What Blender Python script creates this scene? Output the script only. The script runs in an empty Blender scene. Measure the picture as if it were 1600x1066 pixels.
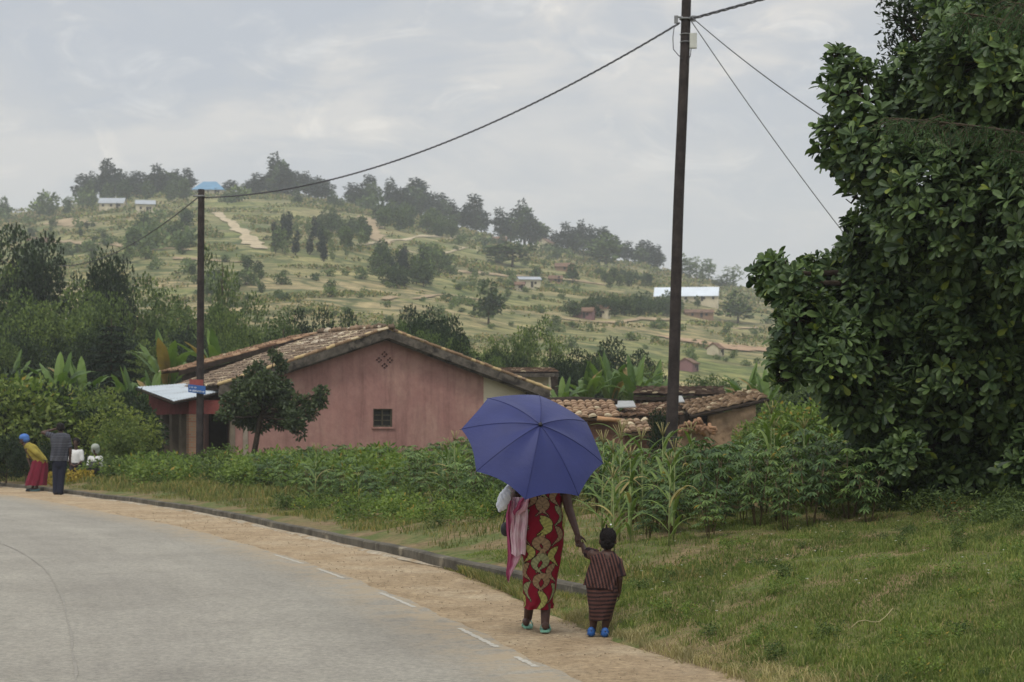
import bpy, bmesh, math, random
import numpy as np
from mathutils import Vector, Matrix
R = math.radians
SC = bpy.context.scene
COL = SC.collection
rng = np.random.default_rng(7)
random.seed(7)
F, HZ, CH = 3111.0, 673.0, 1.615        # focal length in photo pixels, horizon row, camera height

def lin(c):
    return tuple(((v/255)/12.92 if v/255 <= .04045 else ((v/255+.055)/1.055)**2.4) for v in c)
def at(px, py, d):
    return np.array([(px-800)/F*d, d, CH-(py-HZ)/F*d])
def sstep(a, b, x):
    t = np.clip((x-a)/(b-a), 0, 1); return t*t*(3-2*t)

# ------------------------------------------------------------------ mesh building
class MB:
    def __init__(s): s.v=[]; s.f=[]; s.n=0; s.c=[]; s.sm=[]
    def add(s, v, f, col=None, smooth=False):
        v=np.asarray(v,float).reshape(-1,3); s.v.append(v)
        f=[np.asarray(f,int)+s.n] if isinstance(f,np.ndarray) else [np.asarray(q,int)[None]+s.n for q in f]
        s.f+=f; s.sm += [smooth]*sum(len(q) for q in f)
        s.c.append(np.tile(np.array(col if col is not None else (1,1,1),float),(len(v),1)) if (col is None or np.ndim(col)==1) else np.asarray(col,float))
        s.n+=len(v); return s
    def box(s, c, h, rot=None, col=None):
        v=np.array([[x,y,z] for x in(-1,1) for y in(-1,1) for z in(-1,1)],float)*np.array(h)
        if rot is not None: v=v@np.array(rot).T
        s.add(v+np.array(c),[(0,1,3,2),(4,6,7,5),(0,4,5,1),(2,3,7,6),(0,2,6,4),(1,5,7,3)],col); return s
    def hexa(s, p, col=None):
        """8 corners: bottom 4 (ccw) then top 4"""
        s.add(p,[(3,2,1,0),(4,5,6,7),(0,1,5,4),(1,2,6,5),(2,3,7,6),(3,0,4,7)],col); return s
    def prism(s, poly, d, col=None):
        """poly: planar points; extruded by vector d"""
        p=np.array(poly,float); n=len(p); v=np.vstack([p,p+np.array(d)])
        s.add(v,[tuple(range(n))[::-1],tuple(range(n,2*n))]+[(i,(i+1)%n,n+(i+1)%n,n+i) for i in range(n)],col); return s
    def tube(s, pts, rad, seg=8, col=None, cap=True, flat=1.0, up=None):
        pts=np.array(pts,float); n=len(pts)
        rad=np.full(n,rad,float) if np.ndim(rad)==0 else np.array(rad,float)
        T=np.gradient(pts,axis=0); T/=np.linalg.norm(T,axis=1)[:,None]+1e-9
        a=np.array(up if up is not None else ([0,0,1.] if abs(T[0][2])<.9 else [1.,0,0]))
        V=[]; 
        ang=np.linspace(0,2*np.pi,seg,endpoint=False)
        for i in range(n):
            a=a-T[i]*a.dot(T[i]); a/=np.linalg.norm(a)+1e-9
            b=np.cross(T[i],a)
            V.append(pts[i]+rad[i]*(np.cos(ang)[:,None]*a*flat+np.sin(ang)[:,None]*b))
        V=np.vstack(V)
        i,j=np.meshgrid(np.arange(n-1),np.arange(seg),indexing='ij'); i=i.ravel(); j=j.ravel(); k=(j+1)%seg
        Fq=np.stack([i*seg+j,i*seg+k,(i+1)*seg+k,(i+1)*seg+j],1)
        s.add(V,Fq,col,True)
        if cap:
            o=s.n-len(V)
            s.f.append(np.arange(seg)[::-1][None]+o); s.f.append(np.arange(seg)[None]+o+(n-1)*seg); s.sm+=[False,False]
        return s
    def capsule(s, a, b, ra, rb, seg=12, col=None):
        a=np.array(a,float); b=np.array(b,float); d=b-a; L=np.linalg.norm(d)+1e-9; d/=L
        P=[];r=[]
        for t in (-1,-.92,-.7,-.38): P.append(a+d*ra*t); r.append(ra*math.sqrt(max(1-t*t,.002)))
        for t in (0,.33,.66,1): P.append(a+d*L*t); r.append(ra+(rb-ra)*t)
        for t in (.38,.7,.92,1): P.append(b+d*rb*t); r.append(rb*math.sqrt(max(1-t*t,.002)))
        return s.tube(P,r,seg,col)
    def ell(s, c, r, rot=None, nu=16, nv=10, col=None):
        th=np.linspace(0,np.pi,nv+1)[1:-1]; ph=np.linspace(0,2*np.pi,nu,endpoint=False)
        V=[[0,0,1]]+[[math.sin(t)*math.cos(p),math.sin(t)*math.sin(p),math.cos(t)] for t in th for p in ph]+[[0,0,-1]]
        V=np.array(V)*np.array(r)
        if rot is not None: V=V@np.array(rot).T
        Fc=[(0,1+i,1+(i+1)%nu) for i in range(nu)]
        for k in range(nv-2):
            Fc+=[(1+k*nu+i,1+(k+1)*nu+i,1+(k+1)*nu+(i+1)%nu,1+k*nu+(i+1)%nu) for i in range(nu)]
        l=len(V)-1; Fc+=[(l,1+(nv-2)*nu+(i+1)%nu,1+(nv-2)*nu+i) for i in range(nu)]
        s.add(V+np.array(c),Fc,col,True); return s
    def grid(s, P, col=None, closed=False, smooth=True):
        """P: (n,m,3)"""
        n,m=P.shape[:2]; mm=m if closed else m-1
        i,j=np.meshgrid(np.arange(n-1),np.arange(mm),indexing='ij'); i=i.ravel(); j=j.ravel(); k=(j+1)%m
        s.add(P.reshape(-1,3),np.stack([i*m+j,i*m+k,(i+1)*m+k,(i+1)*m+j],1),None if col is None else np.asarray(col).reshape(-1,3),smooth); return s
    def mesh(s, name, mat, off=(0,0,0), color=False):
        V=np.vstack(s.v)-np.array(off,float)
        me=bpy.data.meshes.new(name)
        li=np.concatenate([q.ravel() for q in s.f]); cnt=np.concatenate([np.full(len(q),q.shape[1]) for q in s.f])
        me.vertices.add(len(V)); me.vertices.foreach_set('co',V.ravel().astype(np.float32))
        me.loops.add(len(li)); me.loops.foreach_set('vertex_index',li.astype(np.int32))
        me.polygons.add(len(cnt)); st=np.concatenate([[0],np.cumsum(cnt)[:-1]])
        me.polygons.foreach_set('loop_start',st.astype(np.int32)); me.polygons.foreach_set('loop_total',cnt.astype(np.int32))
        me.update(calc_edges=True)
        me.polygons.foreach_set('use_smooth',np.array(s.sm[:len(cnt)],bool)); 
        if color:
            a=me.color_attributes.new('tint','FLOAT_COLOR','POINT')
            a.data.foreach_set('color',np.hstack([np.vstack(s.c),np.ones((len(V),1))]).ravel().astype(np.float32))
        me.materials.append(mat); me.validate(); return me

ROOT={}
def origin(o):
    while o.parent: o=o.parent
    return np.array(o.location)
def build(mb, name, mat, parent=None, loc=(0,0,0), color=False):
    off=origin(parent) if parent else np.array(loc,float)
    o=bpy.data.objects.new(name, mb.mesh(name,mat,off,color)); COL.objects.link(o)
    if parent: o.parent=parent
    else: o.location=loc
    return o
def tag(o,label=None,cat=None,group=None,kind=None):
    if label:o['label']=label
    if cat:o['category']=cat
    if group:o['group']=group
    if kind:o['kind']=kind
    return o
def empty(name,loc,label,cat,group=None):
    o=bpy.data.objects.new(name,None); COL.objects.link(o); o.location=loc; o.empty_display_size=.2
    return tag(o,label,cat,group)
def struct(mb,name,mat,color=False): return tag(build(mb,name,mat,color=color),kind='structure')
def dup(root,loc,rz,sc,label,group,sxy=1.0):
    r=root.copy(); COL.objects.link(r); r.location=loc; r.rotation_euler=(0,0,rz); r.scale=(sc*sxy,sc*sxy,sc)
    r['label']=label; r['group']=group
    for ch in root.children:
        c=ch.copy(); COL.objects.link(c); c.parent=r
        for g in ch.children:
            d=g.copy(); COL.objects.link(d); d.parent=c
    return r

# ------------------------------------------------------------------ materials
def newmat(name):
    m=bpy.data.materials.new(name); m.use_nodes=True; nt=m.node_tree
    return m,nt,nt.nodes['Principled BSDF'],nt.nodes,nt.links
def noise(nt,scale,detail=4,rough=.6,vec=None,dist=0,coord='Object'):
    n=nt.nodes.new('ShaderNodeTexNoise'); n.inputs['Scale'].default_value=scale; n.inputs['Detail'].default_value=detail
    n.inputs['Roughness'].default_value=rough; n.inputs['Distortion'].default_value=dist
    if vec is None:
        t=nt.nodes.new('ShaderNodeTexCoord'); nt.links.new(t.outputs[coord],n.inputs['Vector'])
    else: nt.links.new(vec,n.inputs['Vector'])
    return n.outputs['Fac']
def worldpos(nt,scale=(1,1,1)):
    g=nt.nodes.new('ShaderNodeNewGeometry'); m=nt.nodes.new('ShaderNodeMapping'); m.inputs['Scale'].default_value=scale
    nt.links.new(g.outputs['Position'],m.inputs['Vector']); return m.outputs['Vector']
def ramp(nt,fac,stops):
    r=nt.nodes.new('ShaderNodeValToRGB'); e=r.color_ramp.elements
    while len(e)<len(stops): e.new(.5)
    for k,(p,c) in enumerate(stops): e[k].position=p; e[k].color=(*c,1) if len(c)==3 else c
    nt.links.new(fac,r.inputs['Fac']); return r.outputs['Color']
def mix(nt,fac,a,b,mode='MIX'):
    m=nt.nodes.new('ShaderNodeMix'); m.data_type='RGBA'; m.blend_type=mode
    for s,v in ((0,fac),(6,a),(7,b)):
        if isinstance(v,(int,float)): m.inputs[s].default_value=v
        elif isinstance(v,tuple): m.inputs[s].default_value=(*v,1)
        else: nt.links.new(v,m.inputs[s])
    return m.outputs[2]
def bump(nt,b,fac,strength=.3,dist=.02):
    n=nt.nodes.new('ShaderNodeBump'); n.inputs['Strength'].default_value=strength; n.inputs['Distance'].default_value=dist
    nt.links.new(fac,n.inputs['Height']); nt.links.new(n.outputs['Normal'],b.inputs['Normal'])
def plain(name,c,rough=.8,var=.25,scale=6,spec=.3,bmp=0,detail=5,stain=None,metal=0):
    m,nt,b,N,L=newmat(name)
    v=worldpos(nt); n=noise(nt,scale,detail,.65,v)
    c1=tuple(x*(1-var) for x in c); c2=tuple(min(1,x*(1+var)) for x in c)
    col=ramp(nt,n,[(.37,c1),(.63,c2)])
    if stain:
        s=noise(nt,stain[1],6,.7,v,.6); f=ramp(nt,s,[(stain[2],(0,0,0)),(stain[2]+.12,(1,1,1))])
        col=mix(nt,f,col,stain[0])
    L.new(col,b.inputs['Base Color']); b.inputs['Roughness'].default_value=rough; b.inputs['Specular IOR Level'].default_value=spec
    b.inputs['Metallic'].default_value=metal
    if bmp: bump(nt,b,noise(nt,scale*4,6,.7,v),bmp,.02)
    return m
def attr_mat(name,rough=.85,var=.12,scale=30,bmp=.1,spec=.2):
    m,nt,b,N,L=newmat(name)
    a=N.new('ShaderNodeAttribute'); a.attribute_name='tint'
    n=noise(nt,scale,5,.7,worldpos(nt)); g=ramp(nt,n,[(.3,(1-var,)*3),(.7,(1+var,)*3)])
    L.new(mix(nt,1.0,a.outputs['Color'],g,'MULTIPLY'),b.inputs['Base Color'])
    b.inputs['Roughness'].default_value=rough; b.inputs['Specular IOR Level'].default_value=spec
    if bmp: bump(nt,b,n,bmp,.01)
    return m
def leafmat(name,dark,light,trans=.3,rough=.55,spec=.3,dry=None,clump=1.2,objvar=.25,dryp=.93):
    m,nt,b,N,L=newmat(name)
    g=N.new('ShaderNodeNewGeometry'); col=ramp(nt,g.outputs['Random Per Island'],[(0,dark),(1,light)])
    if dry:
        w=N.new('ShaderNodeTexWhiteNoise'); w.noise_dimensions='1D'; L.new(g.outputs['Random Per Island'],w.inputs['W'])
        f=ramp(nt,w.outputs['Value'],[(dryp,(0,0,0)),(dryp+.01,(1,1,1))]); col=mix(nt,f,col,dry)
    n=noise(nt,clump,3,.6); v=ramp(nt,n,[(.3,(.7,.72,.75)),(.7,(1.25,1.22,1.1))])
    col=mix(nt,1.0,col,v,'MULTIPLY')
    oi=N.new('ShaderNodeObjectInfo'); v=ramp(nt,oi.outputs['Random'],[(0,(1-objvar,1-objvar*.8,1-objvar*.6)),(1,(1+objvar,1+objvar*.8,1+objvar*.4))])
    col=mix(nt,1.0,col,v,'MULTIPLY')
    L.new(col,b.inputs['Base Color']); b.inputs['Roughness'].default_value=rough; b.inputs['Specular IOR Level'].default_value=spec
    t=N.new('ShaderNodeBsdfTranslucent'); L.new(mix(nt,1.0,col,(1.1,1.2,.6),'MULTIPLY'),t.inputs['Color'])
    ms=N.new('ShaderNodeMixShader'); ms.inputs[0].default_value=trans
    L.new(b.outputs[0],ms.inputs[1]); L.new(t.outputs[0],ms.inputs[2]); L.new(ms.outputs[0],N['Material Output'].inputs['Surface'])
    return m

# ------------------------------------------------------------------ the lie of the land
_k=np.array([(-30,12.5),(0,6.6),(5,5.0),(10,3.4),(15,1.8),(18.3,.69),(22.9,-.62),(24.9,-1.22),(27.6,-2.11),(32,-3.6),(38.1,-5.67),(43.3,-7.85),(48.8,-10.5),(54,-12.9),(59.8,-15.9),(66,-20.5),(72,-26),(80,-36),(90,-52),(100,-75),(120,-120)])
_r=np.array([(-30,7.4),(0,3.4),(5,2.2),(9,1.25),(13.15,.325),(14.65,.0),(17.9,-.74),(19.7,-1.22),(23.3,-2.2),(27.6,-3.6),(33.3,-5.55),(38.6,-7.83),(46.1,-10.9),(52.9,-14.3),(58,-17.4),(66,-23),(72,-29),(80,-39),(90,-55),(100,-78),(120,-123)])
_g=np.array([(-30,10.5),(0,5.2),(5,3.7),(10,2.3),(12.8,1.52),(13.9,1.16),(15.2,.80),(17.2,.36),(19.9,-.08),(22.9,-.66),(24,-.95)])
def _smooth(t):
    y=np.arange(-30,120.01,.5); x=np.interp(y,t[:,0],t[:,1])
    k=np.ones(9)/9; xp=np.pad(x,4,mode='reflect',reflect_type='odd'); return y,np.convolve(xp,k,'valid')
_ky,_kx=_smooth(_k); _ry,_rx=_smooth(_r); _gy,_gx=_smooth(_g)
def K(y): return np.interp(y,_ky,_kx)
def RX(y): return np.interp(y,_ry,_rx)
def G(y): return np.where(np.asarray(y)<22.5,np.minimum(np.interp(y,_gy,_gx),K(y)),K(y))
_sky=np.array([(-3000,420),(-1200,400),(-500,360),(-200,342),(0,334),(60,330),(120,318),(200,306),(300,300),(450,303),(520,312),(600,325),(700,350),(800,380),(900,395),(1000,414),(1060,430),(1130,446),(1200,458),(1300,472),(1600,500),(2400,540),(4500,580)])
def lump(x,y,s,seed=0):
    return (np.sin(x/s*1.7+seed)*np.cos(y/s*1.3-seed*2)+.6*np.sin(x/s*3.1+y/s*2.3+seed)+.4*np.cos(x/s*5.3-y/s*4.1+seed*3))/2
def zg(x,y):
    x=np.asarray(x,float); y=np.asarray(y,float)
    dk=(x-K(y))*.93; dg=(x-G(y))*.93
    slope=.22+(.085-.22)*sstep(22,34,y); top=1.3+(.72-1.3)*sstep(24,44,y)
    zl=top-(top-.10)*np.exp(-np.maximum(dk,0)*slope/(top-.10))
    zl=np.where(dk>0,zl,np.where(dg>0,.02+.07*np.maximum(dg,0),-.05))
    zr=np.where(dg>0,1.35-1.35*np.exp(-np.maximum(dg,0)*.34/1.35)+.012,-.05)
    w=sstep(16.6,18.6,y); near=zr*(1-w)+zl*w
    bumpy=lump(x,y,.9)*.035+lump(x,y*1.6,2.6,2)*.075
    near=near+np.where(dg>.05,bumpy*np.clip(dg,0,1),0)
    near=near*(1-sstep(75,110,y))+sstep(75,110,y)*(-1.5)
    u=x/np.maximum(y,60); ys=np.interp(800+F*u,_sky[:,0],_sky[:,1])
    zs=(HZ-ys)/F*700+CH
    t=np.clip((y-150)/550,0,None)
    hill=np.where(t<=1,t*zs,zs*np.clip(1-(t-1)*1.3,-.05,1))
    hill=hill+np.clip(t*4,0,1)*np.clip((1.02-t)*8,0,1)*(lump(x,y,45,1)*1.2+lump(x,y,17,4)*.45)
    w=sstep(120,175,y)
    return near*(1-w)+w*(hill-1.5*(1-sstep(150,260,y)))
def ground(x,y): return float(zg(x,y))
_YY=np.concatenate([np.arange(10,60,.1),np.arange(60,1000,1.0)])
def hit(px,py,ymin=10):
    """the point of the land seen at a place of the photograph"""
    Y=_YY[_YY>=ymin]; X=(px-800)/F*Y; zr=CH-(py-HZ)/F*Y; d=zr-zg(X,Y); i=np.argmax(d<0)
    if not (d<0).any(): i=len(Y)-1
    y=Y[i]; return np.array([(px-800)/F*y,y,ground((px-800)/F*y,y)])

# ground sheet
def build_ground():
    q=[.05]; st=.10
    while q[-1]<2500: st*=1.036; q.append(q[-1]+st)
    q=np.array(q); s=np.concatenate([-q[::-1]-.01,[-.03],[.03],q+.01])
    rows=list(np.arange(-30,9,1.5))+list(np.arange(9,30,.22)); st=.25
    while rows[-1]<950: st*=1.0125; rows.append(rows[-1]+st)
    rows+=[1000,1100,1300,1700,2500,4000,7000]
    rows=np.array(rows); Y=np.repeat(rows[:,None],len(s),1); 
    kk=np.interp(rows,_ky,_kx); kk=np.where(rows>60,np.interp(rows,[60,90,400],[kk[rows<=60][-1],-18,0]),kk)
    wide=np.where(rows>60,1+(rows-60)/900,1)
    X=kk[:,None]+s[None]*wide[:,None]
    X=np.where(rows[:,None]>1000,X*1.8,X)
    Z=zg(X,Y)
    mb=MB(); mb.grid(np.stack([X,Y,Z],2))
    m,nt,b,N,L=newmat('earth and grass')
    P=worldpos(nt); sx=N.new('ShaderNodeSeparateXYZ'); L.new(P,sx.inputs[0])
    # near verge : dry grass, thin green, bare brown soil
    n1=noise(nt,.9,6,.7,P,.5); n2=noise(nt,9,5,.7,P)
    near=ramp(nt,n1,[(.32,lin((132,112,90))),(.45,lin((122,108,80))),(.6,lin((90,100,58))),(.75,lin((104,110,66)))])
    near=mix(nt,.5,near,ramp(nt,n2,[(.36,(.4,.38,.35)),(.62,(1.3,1.3,1.2))]),'MULTIPLY')
    # far hillside : contour bands of fields, dry grass, crops and bare earth
    dn=N.new('ShaderNodeTexNoise'); dn.inputs['Scale'].default_value=.03; dn.inputs['Detail'].default_value=5; L.new(P,dn.inputs['Vector'])
    vm=N.new('ShaderNodeVectorMath'); vm.operation='SCALE'; vm.inputs['Scale'].default_value=26; L.new(dn.outputs['Color'],vm.inputs[0])
    va=N.new('ShaderNodeVectorMath'); va.operation='ADD'; L.new(P,va.inputs[0]); L.new(vm.outputs[0],va.inputs[1])
    mpv=N.new('ShaderNodeMapping'); mpv.inputs['Scale'].default_value=(.021,.045,.0); L.new(va.outputs[0],mpv.inputs['Vector'])
    vo=N.new('ShaderNodeTexVoronoi'); vo.inputs['Scale'].default_value=1; L.new(mpv.outputs[0],vo.inputs['Vector'])
    sp=N.new('ShaderNodeSeparateColor'); L.new(vo.outputs['Color'],sp.inputs[0])
    far=ramp(nt,sp.outputs[0],[(.0,lin((150,140,106))),(.18,lin((100,116,66))),(.3,lin((166,150,116))),(.45,lin((138,144,88))),(.6,lin((174,158,124))),(.75,lin((112,126,72))),(.88,lin((156,146,108))),(1,lin((132,142,80)))])
    mp=worldpos(nt,(.008,.018,.05)); f1=noise(nt,1.6,7,.62,mp,.9)
    far=mix(nt,.5,far,ramp(nt,f1,[(.38,lin((98,106,66))),(.47,lin((146,134,100))),(.55,lin((168,150,118))),(.63,lin((122,128,80)))]))
    ve=N.new('ShaderNodeTexVoronoi'); ve.feature='DISTANCE_TO_EDGE'; L.new(mpv.outputs[0],ve.inputs['Vector'])
    far=mix(nt,ramp(nt,ve.outputs['Distance'],[(.03,(.75,.75,.75)),(.09,(0,0,0))]),far,lin((70,84,52)))
    mp2=worldpos(nt,(.05,.09,.35)); f2=noise(nt,1.0,7,.75,mp2,.6)
    far=mix(nt,ramp(nt,f2,[(.53,(0,0,0)),(.60,(.9,.9,.9))]),far,lin((72,88,54)))
    mp3=worldpos(nt,(.015,.05,.5)); f3=noise(nt,1.2,4,.6,mp3,.3)
    far=mix(nt,ramp(nt,f3,[(.58,(0,0,0)),(.68,(.4,.4,.4))]),far,lin((152,134,108)))
    f4=noise(nt,.22,6,.8,P); far=mix(nt,.85,far,ramp(nt,f4,[(.38,(.48,.52,.47)),(.62,(1.22,1.18,1.08))]),'MULTIPLY')
    mr=N.new('ShaderNodeMapRange'); mr.inputs['From Min'].default_value=90; mr.inputs['From Max'].default_value=150; L.new(sx.outputs['Y'],mr.inputs['Value'])
    L.new(mix(nt,mr.outputs[0],near,far),b.inputs['Base Color']); b.inputs['Roughness'].default_value=.95; b.inputs['Specular IOR Level'].default_value=.1
    bump(nt,b,n2,.6,.05)
    struct(mb,'ground',m)
build_ground()

def strip(yl,xa,xb,n,z,jit=0,seed=0):
    y=np.array(yl); A=xa(y); B=xb(y); t=np.linspace(0,1,n)
    X=A[:,None]*(1-t)+B[:,None]*t; Y=np.repeat(y[:,None],n,1)
    Z=np.full_like(X,z)+ (lump(X,Y,.5,seed)*jit)
    return np.stack([X,Y,Z],2)
# road
def asphalt():
    m,nt,b,N,L=newmat('worn asphalt')
    P=worldpos(nt); n1=noise(nt,.35,6,.65,P,.4); n2=noise(nt,22,6,.85,P); n3=noise(nt,2.2,6,.75,worldpos(nt,(1,.35,1)),1.0)
    c=ramp(nt,n1,[(.34,lin((134,130,121))),(.64,lin((147,143,133)))])
    c=mix(nt,1.0,c,ramp(nt,n2,[(.38,(.72,.72,.73)),(.5,(1,1,1)),(.62,(1.26,1.25,1.22))]),'MULTIPLY')
    c=mix(nt,1.0,c,ramp(nt,n3,[(.32,(.95,.95,.95)),(.5,(1,1,1)),(.7,(1.03,1.03,1.02))]),'MULTIPLY')
    vo=N.new('ShaderNodeTexNoise'); vo.inputs['Scale'].default_value=.5; vo.inputs['Detail'].default_value=8; vo.inputs['Distortion'].default_value=1.5; L.new(P,vo.inputs['Vector'])
    crack=ramp(nt,vo.outputs['Fac'],[(.494,(1,1,1)),(.4985,(.84,.83,.81)),(.503,(1,1,1))])
    c=mix(nt,.6,c,crack,'MULTIPLY')
    at_=N.new('ShaderNodeAttribute'); at_.attribute_name='tint'; sc_=N.new('ShaderNodeSeparateColor'); L.new(at_.outputs['Color'],sc_.inputs[0])
    band=ramp(nt,sc_.outputs[0],[(0,(.94,.94,.94)),(.25,(1.03,1.03,1.03)),(.40,(.95,.95,.95)),(.55,(1.04,1.04,1.03)),(.68,(.96,.96,.96)),(.80,(1.05,1.05,1.04)),(.92,(.95,.95,.94)),(1,(.98,.96,.92))])
    c=mix(nt,1.0,c,band,'MULTIPLY')
    cx=N.new('ShaderNodeCombineXYZ'); L.new(sc_.outputs[0],cx.inputs[0]); L.new(sc_.outputs[1],cx.inputs[1]); mq=N.new('ShaderNodeMapping'); mq.inputs['Scale'].default_value=(26,34,1); L.new(cx.outputs[0],mq.inputs['Vector'])
    c=mix(nt,1.0,c,ramp(nt,noise(nt,1,7,.7,mq.outputs[0],.3),[(.38,(.95,.95,.945)),(.5,(1,1,1)),(.62,(1.04,1.04,1.035))]),'MULTIPLY')
    pt_=noise(nt,.9,5,.75,P,.8); c=mix(nt,ramp(nt,pt_,[(.63,(0,0,0)),(.67,(.35,.35,.35))]),c,lin((112,108,100)))
    ed=N.new('ShaderNodeMath'); ed.operation='MULTIPLY'; L.new(ramp(nt,sc_.outputs[0],[(.90,(0,0,0)),(1,(1,1,1))]),ed.inputs[0]); L.new(ramp(nt,noise(nt,3.0,7,.8,P,.5),[(.42,(0,0,0)),(.55,(.9,.9,.9))]),ed.inputs[1]); c=mix(nt,ed.outputs[0],c,lin((158,142,116)))
    L.new(c,b.inputs['Base Color']); b.inputs['Roughness'].default_value=.9; b.inputs['Specular IOR Level'].default_value=.25
    bump(nt,b,n2,.5,.01); return m
ASP=asphalt()
yl=np.concatenate([np.arange(-30,12,1.0),np.arange(12,24,.08),np.arange(24,60,.25),np.arange(60,112,1.5)])
def redge(y):
    y=np.asarray(y,float); return RX(y)+.02*np.sin(y*2.1)+.012*np.sin(y*5.7+1)+.007*np.sin(y*13.3+2)
mb=MB(); mb.grid(strip(yl,lambda y:RX(y)-8.2-np.clip(y-20,0,90)*.06,redge,10,.016),np.stack([np.repeat(np.linspace(0,1,10)[None],len(yl),0),np.repeat(((yl+30)/140)[:,None],10,1),np.zeros((len(yl),10))],2)); 
struct(mb,'road',ASP,color=True)
# dirt shoulder
def dirt():
    m,nt,b,N,L=newmat('gravelly dirt'); P=worldpos(nt)
    n1=noise(nt,.8,6,.7,P,.5); n2=noise(nt,13,8,.9,P); n3=noise(nt,3.5,5,.7,worldpos(nt,(1,.4,1)))
    c=ramp(nt,n1,[(.3,lin((146,128,102))),(.5,lin((164,146,120))),(.7,lin((176,162,138)))])
    c=mix(nt,1.0,c,ramp(nt,n2,[(.38,(.58,.55,.52)),(.5,(1,1,1)),(.62,(1.36,1.34,1.3))]),'MULTIPLY')
    c=mix(nt,1.0,c,ramp(nt,n3,[(.3,(.82,.8,.78)),(.6,(1.06,1.05,1.03))]),'MULTIPLY')
    L.new(c,b.inputs['Base Color']); b.inputs['Roughness'].default_value=.97; b.inputs['Specular IOR Level'].default_value=.1
    bump(nt,b,n2,.9,.02); return m
DIRT=dirt()
mb=MB(); mb.grid(strip(yl,lambda y:RX(y)-.5,lambda y:np.minimum(G(y),K(y)+.0)+.12,26,-.004,.006)); struct(mb,'dirt_shoulder',DIRT)
# stones and litter grit on the shoulder: a mass
mb=MB()
for _ in range(900):
    y=random.uniform(11.5,40)**1.0; a=float(RX(y)); g=float(G(y)); x=random.uniform(a-.1,g+.2); r=random.uniform(.003,.008)*(1+y/60)
    mb.ell((x,y,r*.3+.006),(r,r*random.uniform(.6,1),r*.6),nu=5,nv=4)
tag(build(mb,'gravel',plain('pale grit',lin((160,146,122)),.9,.35,40)),'loose pale grit scattered on the dirt shoulder','gravel',kind='stuff')

# kerb and gutter
KERB=plain('mossy kerb concrete',lin((88,84,75)),.95,.35,2.2,.15,.6,stain=(lin((140,133,116)),1.6,.57))
ky=np.arange(17.75,76,.2)
def sweep(ky,prof,jit=.0025):
    P=np.zeros((len(ky),len(prof),3)); kx=K(ky); dx=np.gradient(kx,ky); nrm=np.stack([np.ones_like(dx),-dx],1); nrm/=np.linalg.norm(nrm,axis=1)[:,None]
    for j,(o,z) in enumerate(prof):
        P[:,j,0]=kx+nrm[:,0]*o+np.sin(ky*7+j*3)*jit; P[:,j,1]=ky+nrm[:,1]*o; P[:,j,2]=z*(np.interp(ky,[17,20,24,30],[1.5,1.25,1.0,.85]) if z>.05 else 1)+np.sin(ky*1.3)*jit*2+np.sin(ky*4.1+1)*jit
    return P
mb=MB(); mb.grid(sweep(ky,[(-.05,-.08),(-.048,.115),(-.03,.13),(.0,.132),(.065,.132),(.085,.12),(.09,-.05)]),smooth=False)
e=sweep(ky[:1],[(-.05,-.08),(-.048,.115),(-.03,.13),(.0,.132),(.065,.132),(.085,.12),(.16,-.05)]) if False else mb.v[0][:7]
mb.add(e,[tuple(range(7))])
k=struct(mb,'kerb',KERB)
mb=MB(); P=sweep(np.arange(23.2,70,.2),[(-.17,-.010),(-.13,.013),(-.05,.016)],.003); P[:,0,0]+=.03*np.sin(np.arange(len(P))*.7)+.02*np.sin(np.arange(len(P))*1.9); P[:12,:2]=P[:12,2:3]*(1-np.linspace(0,1,12)[:,None,None])+P[:12,:2]*np.linspace(0,1,12)[:,None,None]; mb.grid(P)
struct(mb,'gutter',plain('pale gutter concrete',lin((160,150,132)),.95,.25,8,.1,.3,stain=(lin((146,128,102)),2.5,.47)))
# edge line dashes
LINE=plain('worn road paint',lin((172,168,157)),.85,.06,20,.2,stain=(lin((150,146,134)),16,.52))
mb=MB()
def gp(px,py): d=CH*F/(py-HZ); return (px-800)/F*d,d
for a,b_ in (((512,891),(549,906)),((604,929),(667,952)),((733,985),(802,1015)),((440,869),(480,883)),((833,1030),(860,1046))):
    (x0,y0),(x1,y1)=gp(*a),gp(*b_); ys=np.linspace(y1,y0,90)
    wl=.004*np.sin(ys*19)+.004*np.sin(ys*47)
    mb.grid(np.stack([np.stack([RX(ys)-.118+wl,ys,np.full(90,.0185)],1),np.stack([RX(ys)-.07-wl,ys,np.full(90,.0185)],1)],1))
struct(mb,'edge_line',LINE)
# tar seam in the middle of the road
sp=[(-60,836),(0,850),(40,868),(75,895),(97,935),(108,980),(115,1030),(119,1066),(122,1120)]
P=[gp(*p) for p in sp]; t=np.linspace(0,len(P)-1,120); xs=np.interp(t,range(len(P)),[p[0] for p in P]); ys=np.interp(t,range(len(P)),[p[1] for p in P])
xs=np.convolve(np.pad(xs,6,mode='edge'),np.ones(13)/13,'valid'); ys=np.convolve(np.pad(ys,6,mode='edge'),np.ones(13)/13,'valid'); xs=xs+.006*np.sin(t*5)
w=.009+.004*np.sin(t*5)+.003*np.sin(t*17)
mb=MB(); mb.grid(np.stack([np.stack([xs-w,ys,np.full(120,.0205)],1),np.stack([xs+w,ys,np.full(120,.0205)],1)],1))
struct(mb,'road_seam',plain('tar filled joint',lin((136,132,123)),.85,.15,20,.2))

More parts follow.
